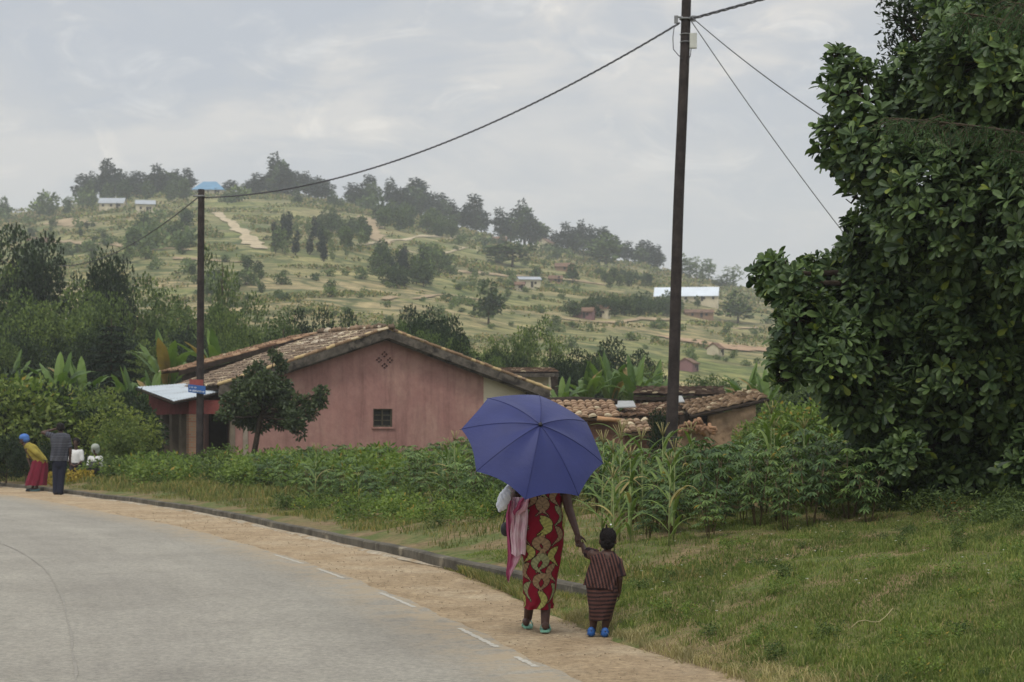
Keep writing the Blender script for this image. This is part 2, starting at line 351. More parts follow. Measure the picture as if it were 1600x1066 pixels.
# ------------------------------------------------------------------ foliage
def unit(v): return v/(np.linalg.norm(v,axis=-1,keepdims=True)+1e-9)
def leaves(mb,P,Nn,L,W,fold=.0,r=None,five=True):
    """one leaf per point: direction Nn, length L, width W"""
    n=len(P); r=r or rng; rd=unit(r.normal(size=(n,3))); side=unit(np.cross(Nn,rd)); up=np.cross(side,Nn)
    L=np.broadcast_to(L,(n,))[:,None]; W=np.broadcast_to(W,(n,))[:,None]
    b=P; tip=P+Nn*L; l=P+Nn*L*.58+side*W*.5; rr=P+Nn*L*.58-side*W*.5
    if five:
        c=P+Nn*L*.55-up*W*fold
        V=np.stack([b,l,tip,rr,c],1).reshape(-1,3); k=np.arange(n)[:,None]*5
        Fc=np.concatenate([k+np.array([[0,4,1]]),k+np.array([[1,4,2]]),k+np.array([[0,3,4]]),k+np.array([[3,2,4]])])
    else:
        V=np.stack([b,l,tip,rr],1).reshape(-1,3); k=np.arange(n)[:,None]*4; Fc=k+np.array([[0,1,2,3]])
    mb.add(V,Fc,None,False)
def blobpts(blobs,n,r=None,inner=.35,gap=.0,seed=0,gs=.5):
    r=r or rng; B=np.array(blobs,float); A=(B[:,3]*B[:,4]+B[:,5]*B[:,4]+B[:,3]*B[:,5]); i=r.choice(len(B),n,p=A/A.sum())
    d=unit(r.normal(size=(n,3))); rad=1.04-np.abs(r.normal(size=n))*inner; rad=np.clip(rad,.1,1.12)
    P=B[i,:3]+d*B[i,3:6]*rad[:,None]
    if gap:
        g=lump(P[:,0]+P[:,2]*.7,P[:,1]+P[:,2],gs,seed)+lump(P[:,2],P[:,0],gs*.6,seed+1)*.6
        k=g>-gap; P=P[k]; d=d[k]
    return P,d
BARK=plain('grey brown bark',lin((84,74,62)),.95,.35,12,.1,.6)
BARKD=plain('dark bark',lin((58,50,42)),.95,.35,12,.1,.6)
def trunkmb(h,r,blobs,lean=(0,0),nl=6,rr=None,seg=8):
    mb=MB(); rr=rr or random; n=7
    pts=[(lean[0]*t*t*h+math.sin(t*5)*.015*h,lean[1]*t*t*h+math.cos(t*4)*.012*h-.012*h,t*h) for t in np.linspace(-.02,1,n)]
    mb.tube(pts,np.linspace(r*1.15,r*.3,n),seg)
    bl=sorted(blobs,key=lambda q:-q[3])[:nl]
    for b in bl:
        z=max(.15*h,min(b[2]-b[5]*.6,h*.9)); t=z/h; i=t*(n-1); a=np.array(pts[int(i)]); e=np.array(b[:3])
        m=(a+e)/2+np.array([0,0,.06*h]); mb.tube([a,m,e],[r*.42*(1-t*.5),r*.28,r*.1],5)
    return mb
class Proto: pass
PR={}
def proto(key,name,cat,h,blobs,nleaf,L,W,mat,bark,tr,inner=.35,gap=.35,gs=.9,droop=0,outw=.7,seed=1,lean=(0,0),five=False):
    r=np.random.default_rng(seed); t=empty(name,(0,0,-500),'x',cat)
    P,d=blobpts(blobs,nleaf,r,inner,gap,seed,gs)
    nd=unit(d*outw+r.normal(size=d.shape)*.6+np.array([0,0,-droop]))
    mb=MB(); leaves(mb,P,nd,L*r.uniform(.6,1.3,len(P)),W*r.uniform(.7,1.2,len(P)),.12,r,five)
    c=bpy.data.objects.new('crown',mb.mesh('crown',mat)); COL.objects.link(c); c.parent=t
    tb=trunkmb(h,tr,blobs,lean); o=bpy.data.objects.new('trunk',tb.mesh('trunk',bark)); COL.objects.link(o); o.parent=t
    p=Proto(); p.t=t; p.h=max(b[2]+b[5] for b in blobs); p.used=False; p.w=2*max(abs(b[0])+b[3] for b in blobs); PR[key]=p
def place(key,x,y,h,label,group,z=None,w=None,rz=None,sink=.0):
    p=PR[key]; s=h/p.h; rz=random.uniform(0,6.28) if rz is None else rz
    z=ground(x,y) if z is None else z
    sxy=1.0 if w is None else (w/p.w)/s
    if not p.used:
        p.used=True; t=p.t; t.location=(x,y,z-sink); t.rotation_euler=(0,0,rz); t.scale=(s*sxy,s*sxy,s); t['label']=label; t['group']=group; return t
    return dup(p.t,(x,y,z-sink),rz,s,label,group,sxy)
def place_px(key,px,ytop,Y,label,group,wpx=None,ybase=None):
    """crown top at photo row ytop for a plant standing at distance Y"""
    x=(px-800)/F*Y; z=ground(x,Y); top=CH-(ytop-HZ)/F*Y
    return place(key,x,Y,max(top-z,.5),label,group,z,None if wpx is None else wpx/F*Y)

DK=lin
LM_far=leafmat('hillside foliage',lin((46,62,42)),lin((88,106,64)),.15,.8,.1,clump=.3,objvar=.3)
LM_hb=leafmat('hillside bush foliage',lin((66,84,52)),lin((112,128,80)),.15,.8,.1,clump=.4,objvar=.3)
LM_euc=leafmat('eucalyptus foliage',lin((22,34,32)),lin((46,60,50)),.15,.75,.15,clump=.3,objvar=.25)
LM_pale=leafmat('pale young foliage',lin((78,96,66)),lin((118,134,88)),.2,.8,.1,clump=.4,objvar=.2)
LM_mid=leafmat('mid green foliage',lin((50,68,40)),lin((108,126,72)),.25,.65,.2,clump=.7,objvar=.25)
LM_dark=leafmat('dark foliage',lin((22,36,24)),lin((54,72,42)),.2,.6,.25,clump=.6,objvar=.2)
LM_lite=leafmat('fresh light foliage',lin((76,100,48)),lin((130,150,78)),.3,.6,.2,clump=.8,objvar=.2,dry=lin((160,140,70)))
LM_bush=leafmat('yellowish bush foliage',lin((64,84,42)),lin((134,146,80)),.3,.6,.2,clump=1.0,objvar=.3)
LM_cas=leafmat('cassava leaves',lin((50,76,44)),lin((112,136,80)),.25,.55,.3,clump=1.6,objvar=.35,dry=lin((150,130,50)),dryp=.965)
LM_maize=leafmat('maize leaves',lin((80,104,54)),lin((124,144,84)),.3,.6,.25,clump=3,objvar=.2,dry=lin((150,140,96)),dryp=.95)
LM_ban=leafmat('banana leaves',lin((68,94,44)),lin((108,132,68)),.35,.5,.3,clump=.8,objvar=.15,dry=lin((136,116,72)),dryp=.9)
LM_big=leafmat('glossy broad leaves',lin((42,64,38)),lin((102,124,72)),.2,.5,.35,clump=.9,objvar=.1,dry=lin((128,140,60)),dryp=.965)
LM_house=leafmat('glossy garden tree leaves',lin((42,56,38)),lin((88,104,68)),.2,.5,.35,clump=1.5,objvar=.1)

def mkblobs(r,n,w,h0,h1,br):
    B=[]
    for k in range(n):
        a=r.uniform(0,6.28); q=math.sqrt(r.uniform(0,1))*w; z=r.uniform(h0,h1); s=br*r.uniform(.7,1.25)
        B.append((math.cos(a)*q,math.sin(a)*q,z,s,s,s*r.uniform(.7,1)))
    return B
r0=np.random.default_rng(11)
# far : for the hill at 300-700 m
for k in range(3):
    B=mkblobs(r0,7,2.4,3.2,7.5,1.9)+[(0,0,8,1.7,1.7,1.8)]
    proto(f'fb{k}','broadleaf_tree','tree',6,B,750,.95,.7,LM_far,BARK,.22,.3,.45,2.2,seed=20+k)
for k in range(3):
    B=[(r0.normal()*.5,r0.normal()*.5,z,1.5*s,1.5*s,1.7) for z,s in ((4,.9),(6,1.15),(8.2,1.05),(10.2,.8),(12,.5))]+mkblobs(r0,4,1.6,4,9,1.1)
    proto(f'fe{k}','eucalyptus_tree','tree',11,B,900,.9,.5,LM_euc,BARK,.18,.33,.95,1.8,droop=.4,seed=30+k)
for k in range(2):
    B=[(r0.normal()*.4,r0.normal()*.4,z,1.1*s,1.1*s,1.4) for z,s in ((3,.8),(5,1.1),(7.2,1.1),(9,.7))]
    proto(f'fp{k}','young_eucalyptus','tree',8,B,450,.8,.45,LM_pale,BARK,.12,.4,.2,1.5,droop=.4,seed=40+k)
for k in range(3):
    B=mkblobs(r0,5,1.3,.7,1.7,.9)
    proto(f'fs{k}','shrub','shrub',1.2,B,300,.55,.4,(LM_hb,LM_pale,LM_hb)[k],BARK,.08,.35,.5,1.0,seed=50+k)
# mid : 75-160 m
for k in range(3):
    B=mkblobs(r0,13,2.9,3.0,8.2,1.7)+[(0,0,8.6,1.6,1.6,1.5)]
    proto(f'mb{k}','leafy_tree','tree',7,B,12000,.24,.19,(LM_mid,LM_dark,LM_mid)[k],BARK,.22,.3,.35,1.3,seed=60+k)
B=mkblobs(r0,10,2.4,5.0,8.5,1.8)+[(0,0,8.3,2.2,2.2,2.0)]
proto('round','round_tree','tree',7.5,B,9500,.27,.18,LM_dark,BARKD,.25,.25,.2,1.2,seed=66)
for k in range(2):
    B=[(r0.normal()*.6,r0.normal()*.6,z,1.25*s,1.25*s,1.3) for z,s in ((3.5,.9),(5,1.3),(6.6,1.3),(8.2,1.1),(9.6,.8))]+mkblobs(r0,9,1.9,3.5,8.5,.85)
    proto(f'me{k}','eucalyptus_tree','tree',9.5,B,6500,.26,.13,(LM_mid,LM_euc)[k],BARK,.16,.4,.15,1.0,droop=.6,seed=70+k)
B=mkblobs(r0,13,2.3,3.8,8.6,.85)
proto('airy','airy_tree','tree',8.5,B,2400,.3,.15,LM_mid,BARK,.16,.35,.2,.9,seed=76)
# near shrubs
for k in range(3):
    B=mkblobs(r0,9,1.0,.5,1.9,.62)
    proto(f'ns{k}','bush','shrub',1.5,B,3600,.15,.075,(LM_bush,LM_lite,LM_dark)[k],BARK,.05,.3,.4,.5,seed=80+k,five=False)
# weeds: low light green herbs
for k in range(2):
    B=mkblobs(r0,7,.45,.12,.5,.2)
    proto(f'wd{k}','weed_plant','plant',.45,B,420,.11,.045,(LM_lite,LM_mid)[k],LM_lite,.01,.4,.3,.3,seed=90+k)

# layered dark conifer
def conifer():
    t=empty('conifer_tree',(0,0,-500),'x','tree'); r=np.random.default_rng(5); mb=MB(); tb=MB()
    tb.tube([(0,0,-.2),(0,0,3),(0,0,7)],[.18,.12,.03],8)
    for z in np.arange(1.6,6.9,.45):
        R_=3.3*(1-(z/7.3)**1.6)+.2; nb=9
        for k in range(nb):
            a=k*2*math.pi/nb+z*2.3+r.normal()*.15; Rr=R_*r.uniform(.75,1.1); c,s=math.cos(a),math.sin(a)
            e=np.array([c*Rr,s*Rr,z-.25*Rr*.5]); tb.tube([(0,0,z),(c*Rr*.5,s*Rr*.5,z+.05),e],[.035,.02,.008],4); z0_=z
            m=int(46*Rr); q=np.sqrt(r.uniform(.02,1,m)); P=np.stack([c*Rr*q,s*Rr*q,z-.12*Rr*q*q],1)+r.normal(size=(m,3))*np.array([.16,.16,.05])
            sd=np.where(r.uniform(size=m)<.5,1,-1); D=unit(np.stack([c*.8-s*sd*.8,s*.8+c*sd*.8,np.full(m,-.28)],1)+r.normal(size=(m,3))*.2)
            leaves(mb,P,D,.36,.09,0,r,False)
    for nm,b,m in (('crown',mb,leafmat('dark conifer needles',lin((20,32,26)),lin((44,60,42)),.1,.7,.2,clump=.8,objvar=.05)),('trunk',tb,BARKD)):
        o=bpy.data.objects.new(nm,b.mesh(nm,m)); COL.objects.link(o); o.parent=t
    p=Proto(); p.t=t; p.h=7; p.used=False; p.w=6.4; PR['con']=p
conifer()
# banana
def ribbon(mb,p0,az,L,W,el0,el1,n=9,ruff=0,r=None,tear=0,curl=.25):
    r=r or rng; az_=np.array([math.cos(az),math.sin(az),0]); P=[np.array(p0,float)]; T=[]
    for i in range(n):
        e=el0+(el1-el0)*(i/(n-1))**1.3; d=az_*math.cos(e)+np.array([0,0,math.sin(e)]); T.append(d); 
        if i<n-1: P.append(P[-1]+d*L/(n-1))
    side=np.array([-math.sin(az),math.cos(az),0]); G_=np.zeros((n,3,3))
    for i in range(n):
        t=i/(n-1); w=W*.5*(math.sin(math.pi*min(1,(t*.93+.07)))**.6 if tear>=0 else 1)*(1 if t<.97 else .3)
        if tear<0: w=W*.5*(.55+.45*math.sin(math.pi*min(t*1.2+.1,1)))*(1-t**3)
        up=np.cross(side,T[i]); sj=r.normal()*ruff
        G_[i,0]=P[i]+side*w+up*(w*curl+sj*w); G_[i,1]=P[i]; G_[i,2]=P[i]-side*w+up*(w*curl-sj*w)
    mb.grid(G_,smooth=False)
def banana(k):
    r=np.random.default_rng(100+k); t=empty('banana_plant',(0,0,-500),'x','banana plant'); tb=MB(); mb=MB()
    tb.tube([(0,0,-.1),(.05,0,1.2),(0,.05,2.2)],[.17,.14,.09],10)
    nl=9
    for i in range(nl):
        a=i*2.4+r.normal()*.3; el=R(r.uniform(48,86)); L=r.uniform(1.8,2.5); 
        tb.tube([(0,0,2.0),(math.cos(a)*.12,math.sin(a)*.12,2.5)],[.04,.022],5)
        p0=np.array([math.cos(a)*.1,math.sin(a)*.1,2.4]); 
        ribbon(mb,p0,a,L,.42,el,el-R(r.uniform(30,140)),12,.16,r)
    for i in range(2):
        a=r.uniform(0,6.28); ribbon(mb,(0,0,2.3),a,2.3,.46,R(84),R(64),12,.16,r)
    for i in range(3):
        a=r.uniform(0,6.28); ribbon(mb,(0,0,2.0),a,1.5,.35,R(-20),R(-85),8,.3,r)
    for nm,b,m in (('leaves',mb,LM_ban),('stem',tb,plain('banana stem %d'%k,lin((96,104,62)),.7,.3,5))):
        o=bpy.data.objects.new(nm,b.mesh(nm,m)); COL.objects.link(o); o.parent=t
    p=Proto(); p.t=t; p.h=4.6; p.used=False; p.w=4; PR[f'ban{k}']=p
for k in range(3): banana(k)
# cassava
def cassava(k):
    r=np.random.default_rng(120+k); t=empty('cassava_plant',(0,0,-500),'x','plant'); tb=MB(); mb=MB(); H=1.15
    ns=3
    for s in range(ns):
        a=r.uniform(0,6.28); lx,ly=math.cos(a)*.22,math.sin(a)*.22; top=np.array([lx,ly,H*r.uniform(.75,.95)])
        tb.tube([(lx*.2,ly*.2,-.05),(lx*.6,ly*.6,H*.45),top],[.014,.011,.007],5)
        for j in range(17):
            z=.22+.78*(j/16)**.8; b=np.array([lx*z,ly*z,top[2]*z]); a2=j*2.4+r.normal()*.3; el=R(r.uniform(5,60)) if z<.9 else R(r.uniform(40,80))
            L=r.uniform(.14,.28); d=np.array([math.cos(a2)*math.cos(el),math.sin(a2)*math.cos(el),math.sin(el)]); e=b+d*L
            tb.tube([b,e],[.004,.003],3,cap=False)
            out=np.array([math.cos(a2),math.sin(a2),-.35]); out/=np.linalg.norm(out); sd=np.array([-math.sin(a2),math.cos(a2),0]); 
            n=7; ph=np.linspace(-2.1,2.1,n)
            D=np.array([out*math.cos(p)+sd*math.sin(p)+np.array([0,0,-.22-.12*r.uniform()]) for p in ph]); D=unit(D)
            Ls=np.array([.6,.85,.98,1.05,.98,.85,.6])*r.uniform(.13,.19); W=.043
            # leaf lobes kept facing up
            nrm=np.cross(out,sd); 
            for q in range(n):
                s2=unit(np.cross(D[q],nrm)); P0=e; V=np.array([P0,P0+D[q]*Ls[q]*.55+s2*W/2,P0+D[q]*Ls[q]+np.array([0,0,-.02]),P0+D[q]*Ls[q]*.55-s2*W/2])
                mb.add(V,np.array([[0,1,2,3]]) if q else np.array([[0,1,2,3]]))
    for nm,b,m in (('leaves',mb,LM_cas),('stem',tb,plain('cassava stem %d'%k,lin((104,92,70)),.8,.2,8))):
        o=bpy.data.objects.new(nm,b.mesh(nm,m)); COL.objects.link(o); o.parent=t
    p=Proto(); p.t=t; p.h=H; p.used=False; p.w=.9; PR[f'cas{k}']=p
for k in range(4): cassava(k)
# maize
def maize(k):
    r=np.random.default_rng(140+k); t=empty('maize_plant',(0,0,-500),'x','maize plant'); tb=MB(); mb=MB(); ts=MB(); H=1.5
    tb.tube([(0,0,-.05),(.01,.01,.6),(.03,0,H*.86)],[.014,.012,.006],6)
    for j in range(9):
        z=.12+j*.125; a=j*math.pi+r.normal()*.5; ribbon(mb,(0,0,z),a,r.uniform(.55,.85),.062,R(r.uniform(50,72)),R(-r.uniform(20,75)),9,.05,r,tear=-1,curl=.5)
    for j in range(6):
        a=j*1.05; d=.02 if j==0 else .09; ts.tube([(.03,0,H*.86),(.03+math.cos(a)*d*.6,math.sin(a)*d*.6,H*.94),(.03+math.cos(a)*d*1.2,math.sin(a)*d*1.2,H)],[.005,.006,.003],4)
    for nm,b,m in (('leaves',mb,LM_maize),('stalk',tb,plain('maize stalk %d'%k,lin((122,132,84)),.7,.2,8)),('tassel',ts,plain('maize tassel %d'%k,lin((146,138,94)),.9,.2,8))):
        o=bpy.data.objects.new(nm,b.mesh(nm,m)); COL.objects.link(o); o.parent=t
    p=Proto(); p.t=t; p.h=H; p.used=False; p.w=1; PR[f'mz{k}']=p
for k in range(3): maize(k)

# ------------------------------------------------------------------ planting : the far hill
g='eucalyptus trees along the ridge'
ridge=[(131,274,22),(143,272,16),(163,262,22),(175,250,22),(184,268,20),(199,273,24),(216,272,26),(232,278,24),(247,259,26),(262,274,22),(272,268,20),(284,276,20),(296,266,15),
 (358,286,26),(400,274,26),(412,276,24),(434,243,30),(446,262,26),(466,270,24),(482,272,22),(497,278,22),(508,283,20),
 (551,290,26),(563,296,24),(576,277,22),(611,282,22),(628,296,24),(645,283,34),(658,290,26),(675,303,24),(692,305,20),(709,316,20),(731,321,22),(743,307,24),(752,326,20),
 (783,327,24),(797,330,26),(819,316,26),(829,332,24),(842,345,24),(870,365,20),(886,350,24),(898,358,20),(912,348,22),(927,354,22),(949,357,18),(962,372,22),(979,380,22),(1003,378,22),(1014,384,18),(1026,385,18)]
def rlabel(px,i):
    if px<310: return 'tall dark eucalyptus in the leftmost clump on the ridge'
    if px<370: return 'small dark tree beside the blue roof on the ridge'
    if 425<px<440: return 'tallest dark eucalyptus on the ridge, right of the blue roof'
    if px<520: return 'dark tree in the clump around the tallest ridge eucalyptus'
    if px<600: return 'dark eucalyptus on the ridge left of the bare earth bank'
    if px<715: return 'dark eucalyptus in the broad ridge clump right of the bare earth bank'
    if px<760: return 'dark eucalyptus in the pointed clump on the falling ridge'
    if px<860: return 'dark eucalyptus above the terraces in the middle of the falling ridge'
    if px<940: return 'slim dark eucalyptus in the group above the green field'
    return 'slim dark eucalyptus in the last group left of the large pole'
for i,(px,yt,w) in enumerate(ridge):
    Y=695-(i%3)*10; place_px(f'fe{i%3}',px,yt-4,Y,rlabel(px,i),g,w*1.4)
for px,yt,w in ((1066,397,20),(1078,404,20),(1089,399,20),(1099,406,18),(1108,405,18),(1135,416,24),(1147,414,20),(1125,430,24)):
    place_px('fp0' if px%2 else 'fp1',px,yt,660,'pale eucalyptus behind the white roofed school','pale trees behind the school',w*1.2)
for i,(px,yt,w) in enumerate(ridge):
    if i%2==0 or w>24: place_px(f'fb{i%3}',px+random.uniform(-9,9),yt+random.uniform(7,16),680,'round dark tree filling the gaps between the ridge eucalyptus','undergrowth trees along the ridge',w*1.5)
# under-ridge thickets
def scatter(n,x0,x1,f0,f1,keys,h0,h1,label,group,wr=(1,1)):
    for _ in range(n):
        px=random.uniform(x0,x1); t=(px-x0)/(x1-x0); py=random.uniform(f0[0]*(1-t)+f0[1]*t,f1[0]*(1-t)+f1[1]*t)
        p=hit(px,py,165); k=random.choice(keys); h=random.uniform(h0,h1)*(p[1]/640)**.85; q=PR[k]
        place(k,p[0],p[1],h,label,group,None,q.w*h/q.h*random.uniform(*wr),sink=.1*h)
scatter(17,150,300,(307,304),(318,316),['fb0','fb1'],5,8,'dark round tree in the thicket under the leftmost ridge clump','dark thicket trees on the ridge')
scatter(9,0,140,(338,322),(352,338),['fb0','fb1','fb2','fs0'],4,7,'round tree beside the red roof at the left end of the ridge','trees at the left end of the ridge')
scatter(10,330,600,(312,325),(316,332),['fb0','fb1','fs0'],3,6,'low dark tree at the foot of the ridge clumps','low trees along the ridge')
scatter(26,590,715,(340,366),(362,374),['fb0','fb1','fb2'],5,8.5,'dark tree in the hedge below the broad ridge clump','thicket below the ridge clump')
scatter(10,505,568,(345,350),(372,378),['fb0','fb1'],5,8,'dark round tree beside the bare earth bank','grove left of the bare earth bank')
scatter(22,585,665,(412,420),(452,452),['fb0','fb1','fe1'],6,9,'dark tree in the grove in the middle of the hillside','grove in the middle of the hillside')
scatter(14,660,700,(400,405),(440,440),['fb0','fs0'],3,5,'dark bush at the right edge of the hillside grove','bushes by the hillside grove')
scatter(14,420,520,(370,372),(412,412),['fp0','fp1','fe0'],7,10,'pale slim eucalyptus on the slope right of the sandy track','young eucalyptus on the slope')
scatter(12,440,585,(360,365),(405,400),['fb2','fp0'],5,8,'grey green tree on the upper slope','grey green trees on the upper slope')
scatter(16,205,300,(345,350),(395,400),['fb2','fb0','fs1'],4,7.5,'grey green tree on the slope behind the left pole','trees on the slope behind the left pole')
scatter(34,890,1060,(486,484),(500,494),['fb0','fb1','fb2'],4.5,7,'green tree in the belt below the white roofed school','tree belt below the school')
scatter(14,930,1015,(432,440),(452,455),['fb2','fb0'],3,5.5,'round tree on the slope above the school','trees on the slope above the school')
scatter(12,700,900,(372,402),(382,412),['fs0','fb1','fs2'],2.5,4.5,'low bush at the top edge of the terraces','bushes at the top of the terraces')
for px,py,h,w,lb in ((800,418,8,62,'broad dark shade tree on the terraces above the cream house'),(948,418,11,58,'large round tree on the ridge slope left of the large pole'),(895,443,6,26,'small dense tree beside the cream hillside house'),(1153,506,10,55,'low broad shade tree right of the white roofed school'),(763,508,14,50,'slender round headed tree in the middle of the lower slope'),(1090,482,4,12,'small bush in front of the white roofed school')):
    p=hit(px,py,165); place('fb%d'%(px%3),p[0],p[1],h*p[1]/640,lb,'single trees on the hillside',None,w/F*p[1]*1.1)
scatter(85,300,900,(425,430),(520,520),['fs0','fs1','fs2'],1.2,3.0,'small bush scattered on the tan middle slope','bushes scattered on the middle slope')
scatter(45,850,1215,(500,505),(560,575),['fs0','fs1','fs2'],1.0,2.6,'small bush scattered on the lower fields right of the house','bushes on the lower fields')
scatter(55,20,300,(350,350),(420,430),['fs0','fs1','fb2'],1.5,4,'small bush on the sandy slope at the left','bushes on the sandy left slope')
scatter(60,690,900,(385,400),(470,470),['fs0','fs2'],.9,2.0,'small bush along a terrace edge','bushes along the terraces')
scatter(20,300,450,(395,420),(480,490),['fb0','fs0'],2,5,'low green tree at the foot of the tan slope','low trees at the foot of the slope')

def scrub():
    r=np.random.default_rng(77); n=420000; y=165+(700-165)*r.uniform(0,1,n)**.8; u=r.uniform(-.30,.165,n); x=u*y; z=zg(x,y)
    v=np.maximum(0,np.sin(z*1.55+lump(x,y,30,3)*2.5))**6*1.1+lump(x,y,14,2)*.9+lump(x,y,37,6)*.7+lump(x,y,5,1)*.5
    k=v>.66
    for W,w_ in TRACKS:
        for p_,q_ in zip(W[:-1],W[1:]):
            dx,dy=q_[0]-p_[0],q_[1]-p_[1]; tt=np.clip(((x-p_[0])*dx+(y-p_[1])*dy)/(dx*dx+dy*dy+1e-6),0,1); k&=np.hypot(x-p_[0]-tt*dx,y-p_[1]-tt*dy)>w_*.5+.9+(y/640)*4*(y-p_[1]-tt*dy<0)
    x,y,z=x[k],y[k],z[k]; n=len(x); P=np.stack([x,y,z+r.uniform(0,.9,n)*(y/640)],1); sc=y/640
    m=MB(); leaves(m,P,unit(r.normal(size=(n,3))+[0,0,.6]),1.0*sc*r.uniform(.6,1.3,n),.75*sc,0,r,False)
    tag(build(m,'hillside_scrub',leafmat('hillside scrub',lin((66,80,50)),lin((132,140,84)),.2,.8,.1,clump=.06,objvar=0,dry=lin((150,136,100)),dryp=.7)),'low scrub, crops and hedge lines covering the far hillside','scrub',kind='stuff')
# ------------------------------------------------------------------ tracks on the hill
TRACKS=[]
def drape(pts,w0,w1,name,mat):
    W=[hit(px,py,165) for px,py in pts]; TRACKS.append((W,(w0+w1)/2)); t=np.linspace(0,len(W)-1,60); A=np.array([np.interp(t,range(len(W)),[p[i] for p in W]) for i in (0,1)]).T
    T=np.gradient(A,axis=0); T=unit(T); Nn=np.stack([-T[:,1],T[:,0]],1); w=np.linspace(w0,w1,60)*(1+.3*np.sin(np.linspace(0,25,60))+.25*np.sin(np.linspace(0,61,60)))
    G_=[]
    for o in np.linspace(-1,1,5):
        q=A+Nn*(w*o/2)[:,None]; G_.append(np.column_stack([q,zg(q[:,0],q[:,1])+.2]))
    mb=MB(); mb.grid(np.stack(G_,1)); return struct(mb,name,mat)
TRK=plain('pale sandy track',lin((176,162,134)),.95,.2,.4,.1)
TRK2=plain('bare tan earth',lin((156,138,110)),.95,.25,.3,.1)
drape([(338,333),(352,344),(370,358),(388,372),(408,390)],2.2,3.6,'sandy_track',TRK)
drape([(572,340),(580,355),(584,372),(600,380)],4,5.5,'earth_bank',TRK2)
drape([(560,384),(600,379),(640,374),(720,371)],1.6,1.6,'ridge_track',TRK)
drape([(700,427),(760,428),(820,432),(900,440),(945,446)],1.8,2.2,'terrace_track',TRK2)
drape([(610,391),(640,394),(700,395),(770,396)],1.2,1.3,'terrace_edge',TRK)
drape([(85,378),(140,382),(200,386),(300,392)],2.2,1.8,'slope_track',TRK2)
drape([(270,405),(330,408),(410,412)],3,1.6,'field_track',TRK2)
drape([(1060,530),(1130,545),(1215,548)],6,10,'bare_yard',plain('reddish yard earth',lin((160,134,108)),.95,.2,.3,.1))
drape([(60,352),(110,348),(140,352)],7,5,'sandy_bank',TRK2)
drape([(600,470),(700,462),(760,470)],1,1,'lower_terrace_edge',TRK2)
drape([(880,500),(960,506),(1040,500),(1200,512)],1.5,2,'lower_path',TRK2)

scrub()
# ------------------------------------------------------------------ buildings on the hill
WIN=plain('window and door shade colour',lin((48,44,42)),.6,.2,5)  # solid dark panels, colour stands for the shade inside windows and doors
def hill_house(px,py,wpx,dpt,hw,hr,wall,roof,label,rz=0,ratio=1.0,hip=False,win=2):
    p=hit(px,py,165); w=wpx/F*p[1]; q_=p[1]/640; dpt*=q_; hw*=q_; hr*=q_; t=empty('hillside_house',tuple(p),label,'house','houses on the hillside')
    c,s=math.cos(rz),math.sin(rz); rot=np.array([[c,-s,0],[s,c,0],[0,0,1]])
    def Lp(x,y,z): return rot@np.array([x,y,z])+p
    m=MB(); z0=-3
    m.hexa([Lp(-w/2,-dpt/2,z0),Lp(w/2,-dpt/2,z0),Lp(w/2,dpt/2,z0),Lp(-w/2,dpt/2,z0),Lp(-w/2,-dpt/2,hw),Lp(w/2,-dpt/2,hw),Lp(w/2,dpt/2,hw),Lp(-w/2,dpt/2,hw)])
    for sx in (-1,1):
        if not hip: m.prism([Lp(sx*w/2,-dpt/2,hw),Lp(sx*w/2,dpt/2,hw),Lp(sx*w/2,0,hw+hr*.93)],rot@np.array([-sx*.15,0,0]))
    build(m,'wall',wall,t)
    m=MB(); o=.5*q_; e=.12
    rx=w/2+o*.6 if not hip else w/2-dpt*.35
    for sy in (-1,1):
        q=[Lp(-w/2-o*.6,sy*(dpt/2+o),hw-.15),Lp(w/2+o*.6,sy*(dpt/2+o),hw-.15),Lp(rx,0,hw+hr),Lp(-rx,0,hw+hr)]
        if sy>0:q=q[::-1]
        m.prism(q,(0,0,e))
    if hip:
        for sx in (-1,1): m.prism([Lp(sx*(w/2+o*.6),-dpt/2-o,hw-.15),Lp(sx*(w/2+o*.6),dpt/2+o,hw-.15),Lp(sx*rx,0,hw+hr)],(0,0,e))
    build(m,'roof',roof,t)
    for k in range(win):
        x=-w/2+w*(k+.5)/win; m=MB(); m.box(Lp(x,-dpt/2-.03,hw*.55),(.35*q_,.05,.4*q_),rot); build(m,'window',WIN,t)
    if win:
        m=MB(); m.box(Lp(w*.02+.5*q_ if win%2==0 else w/4,-dpt/2-.04,.95*q_),(.4*q_,.05,.95*q_),rot); build(m,'door',WIN,t)
    return t
CRM=plain('cream render',lin((196,186,160)),.9,.12,.5,stain=(lin((150,130,104)),.6,.56)); MUD=plain('mud wall',lin((142,116,94)),.95,.2,.5)
TIN=plain('bright tin roof',lin((205,214,222)),.5,.06,.4,.4); TILE=plain('brown tile roof',lin((112,88,72)),.95,.3,1.2); BLU=plain('blue tin roof',lin((96,138,168)),.6,.08,.5); RED=plain('red tin roof',lin((150,64,58)),.6,.1,.5); PRP=plain('purplish wall',lin((128,96,96)),.9,.15,.5)
GRT=plain('grey tin roof',lin((158,164,170)),.6,.1,.4)
hill_house(1073,472,98,8,1.7,2.9,CRM,TIN,'long school with a bright white tin roof right of the large pole',R(-8),win=7)
hill_house(826,450,34,5,2.6,.8,CRM,GRT,'cream flat roofed house in the middle of the hillside',R(10),win=2)
hill_house(812,454,14,4,1.8,.8,CRM,TILE,'small cream hut left of the flat roofed hillside house',0,win=1)
hill_house(852,392,17,4,2.4,1.4,CRM,TILE,'cream walled house on the ridge below the eucalyptus group',R(60),win=1)
hill_house(938,497,28,4,2.8,1.0,CRM,TILE,'white walled house beside the tree belt',R(-15),win=2)
hill_house(912,498,32,4,2.2,1.1,PRP,TILE,'low purplish house attached beside the white walled one',R(-15),win=2)
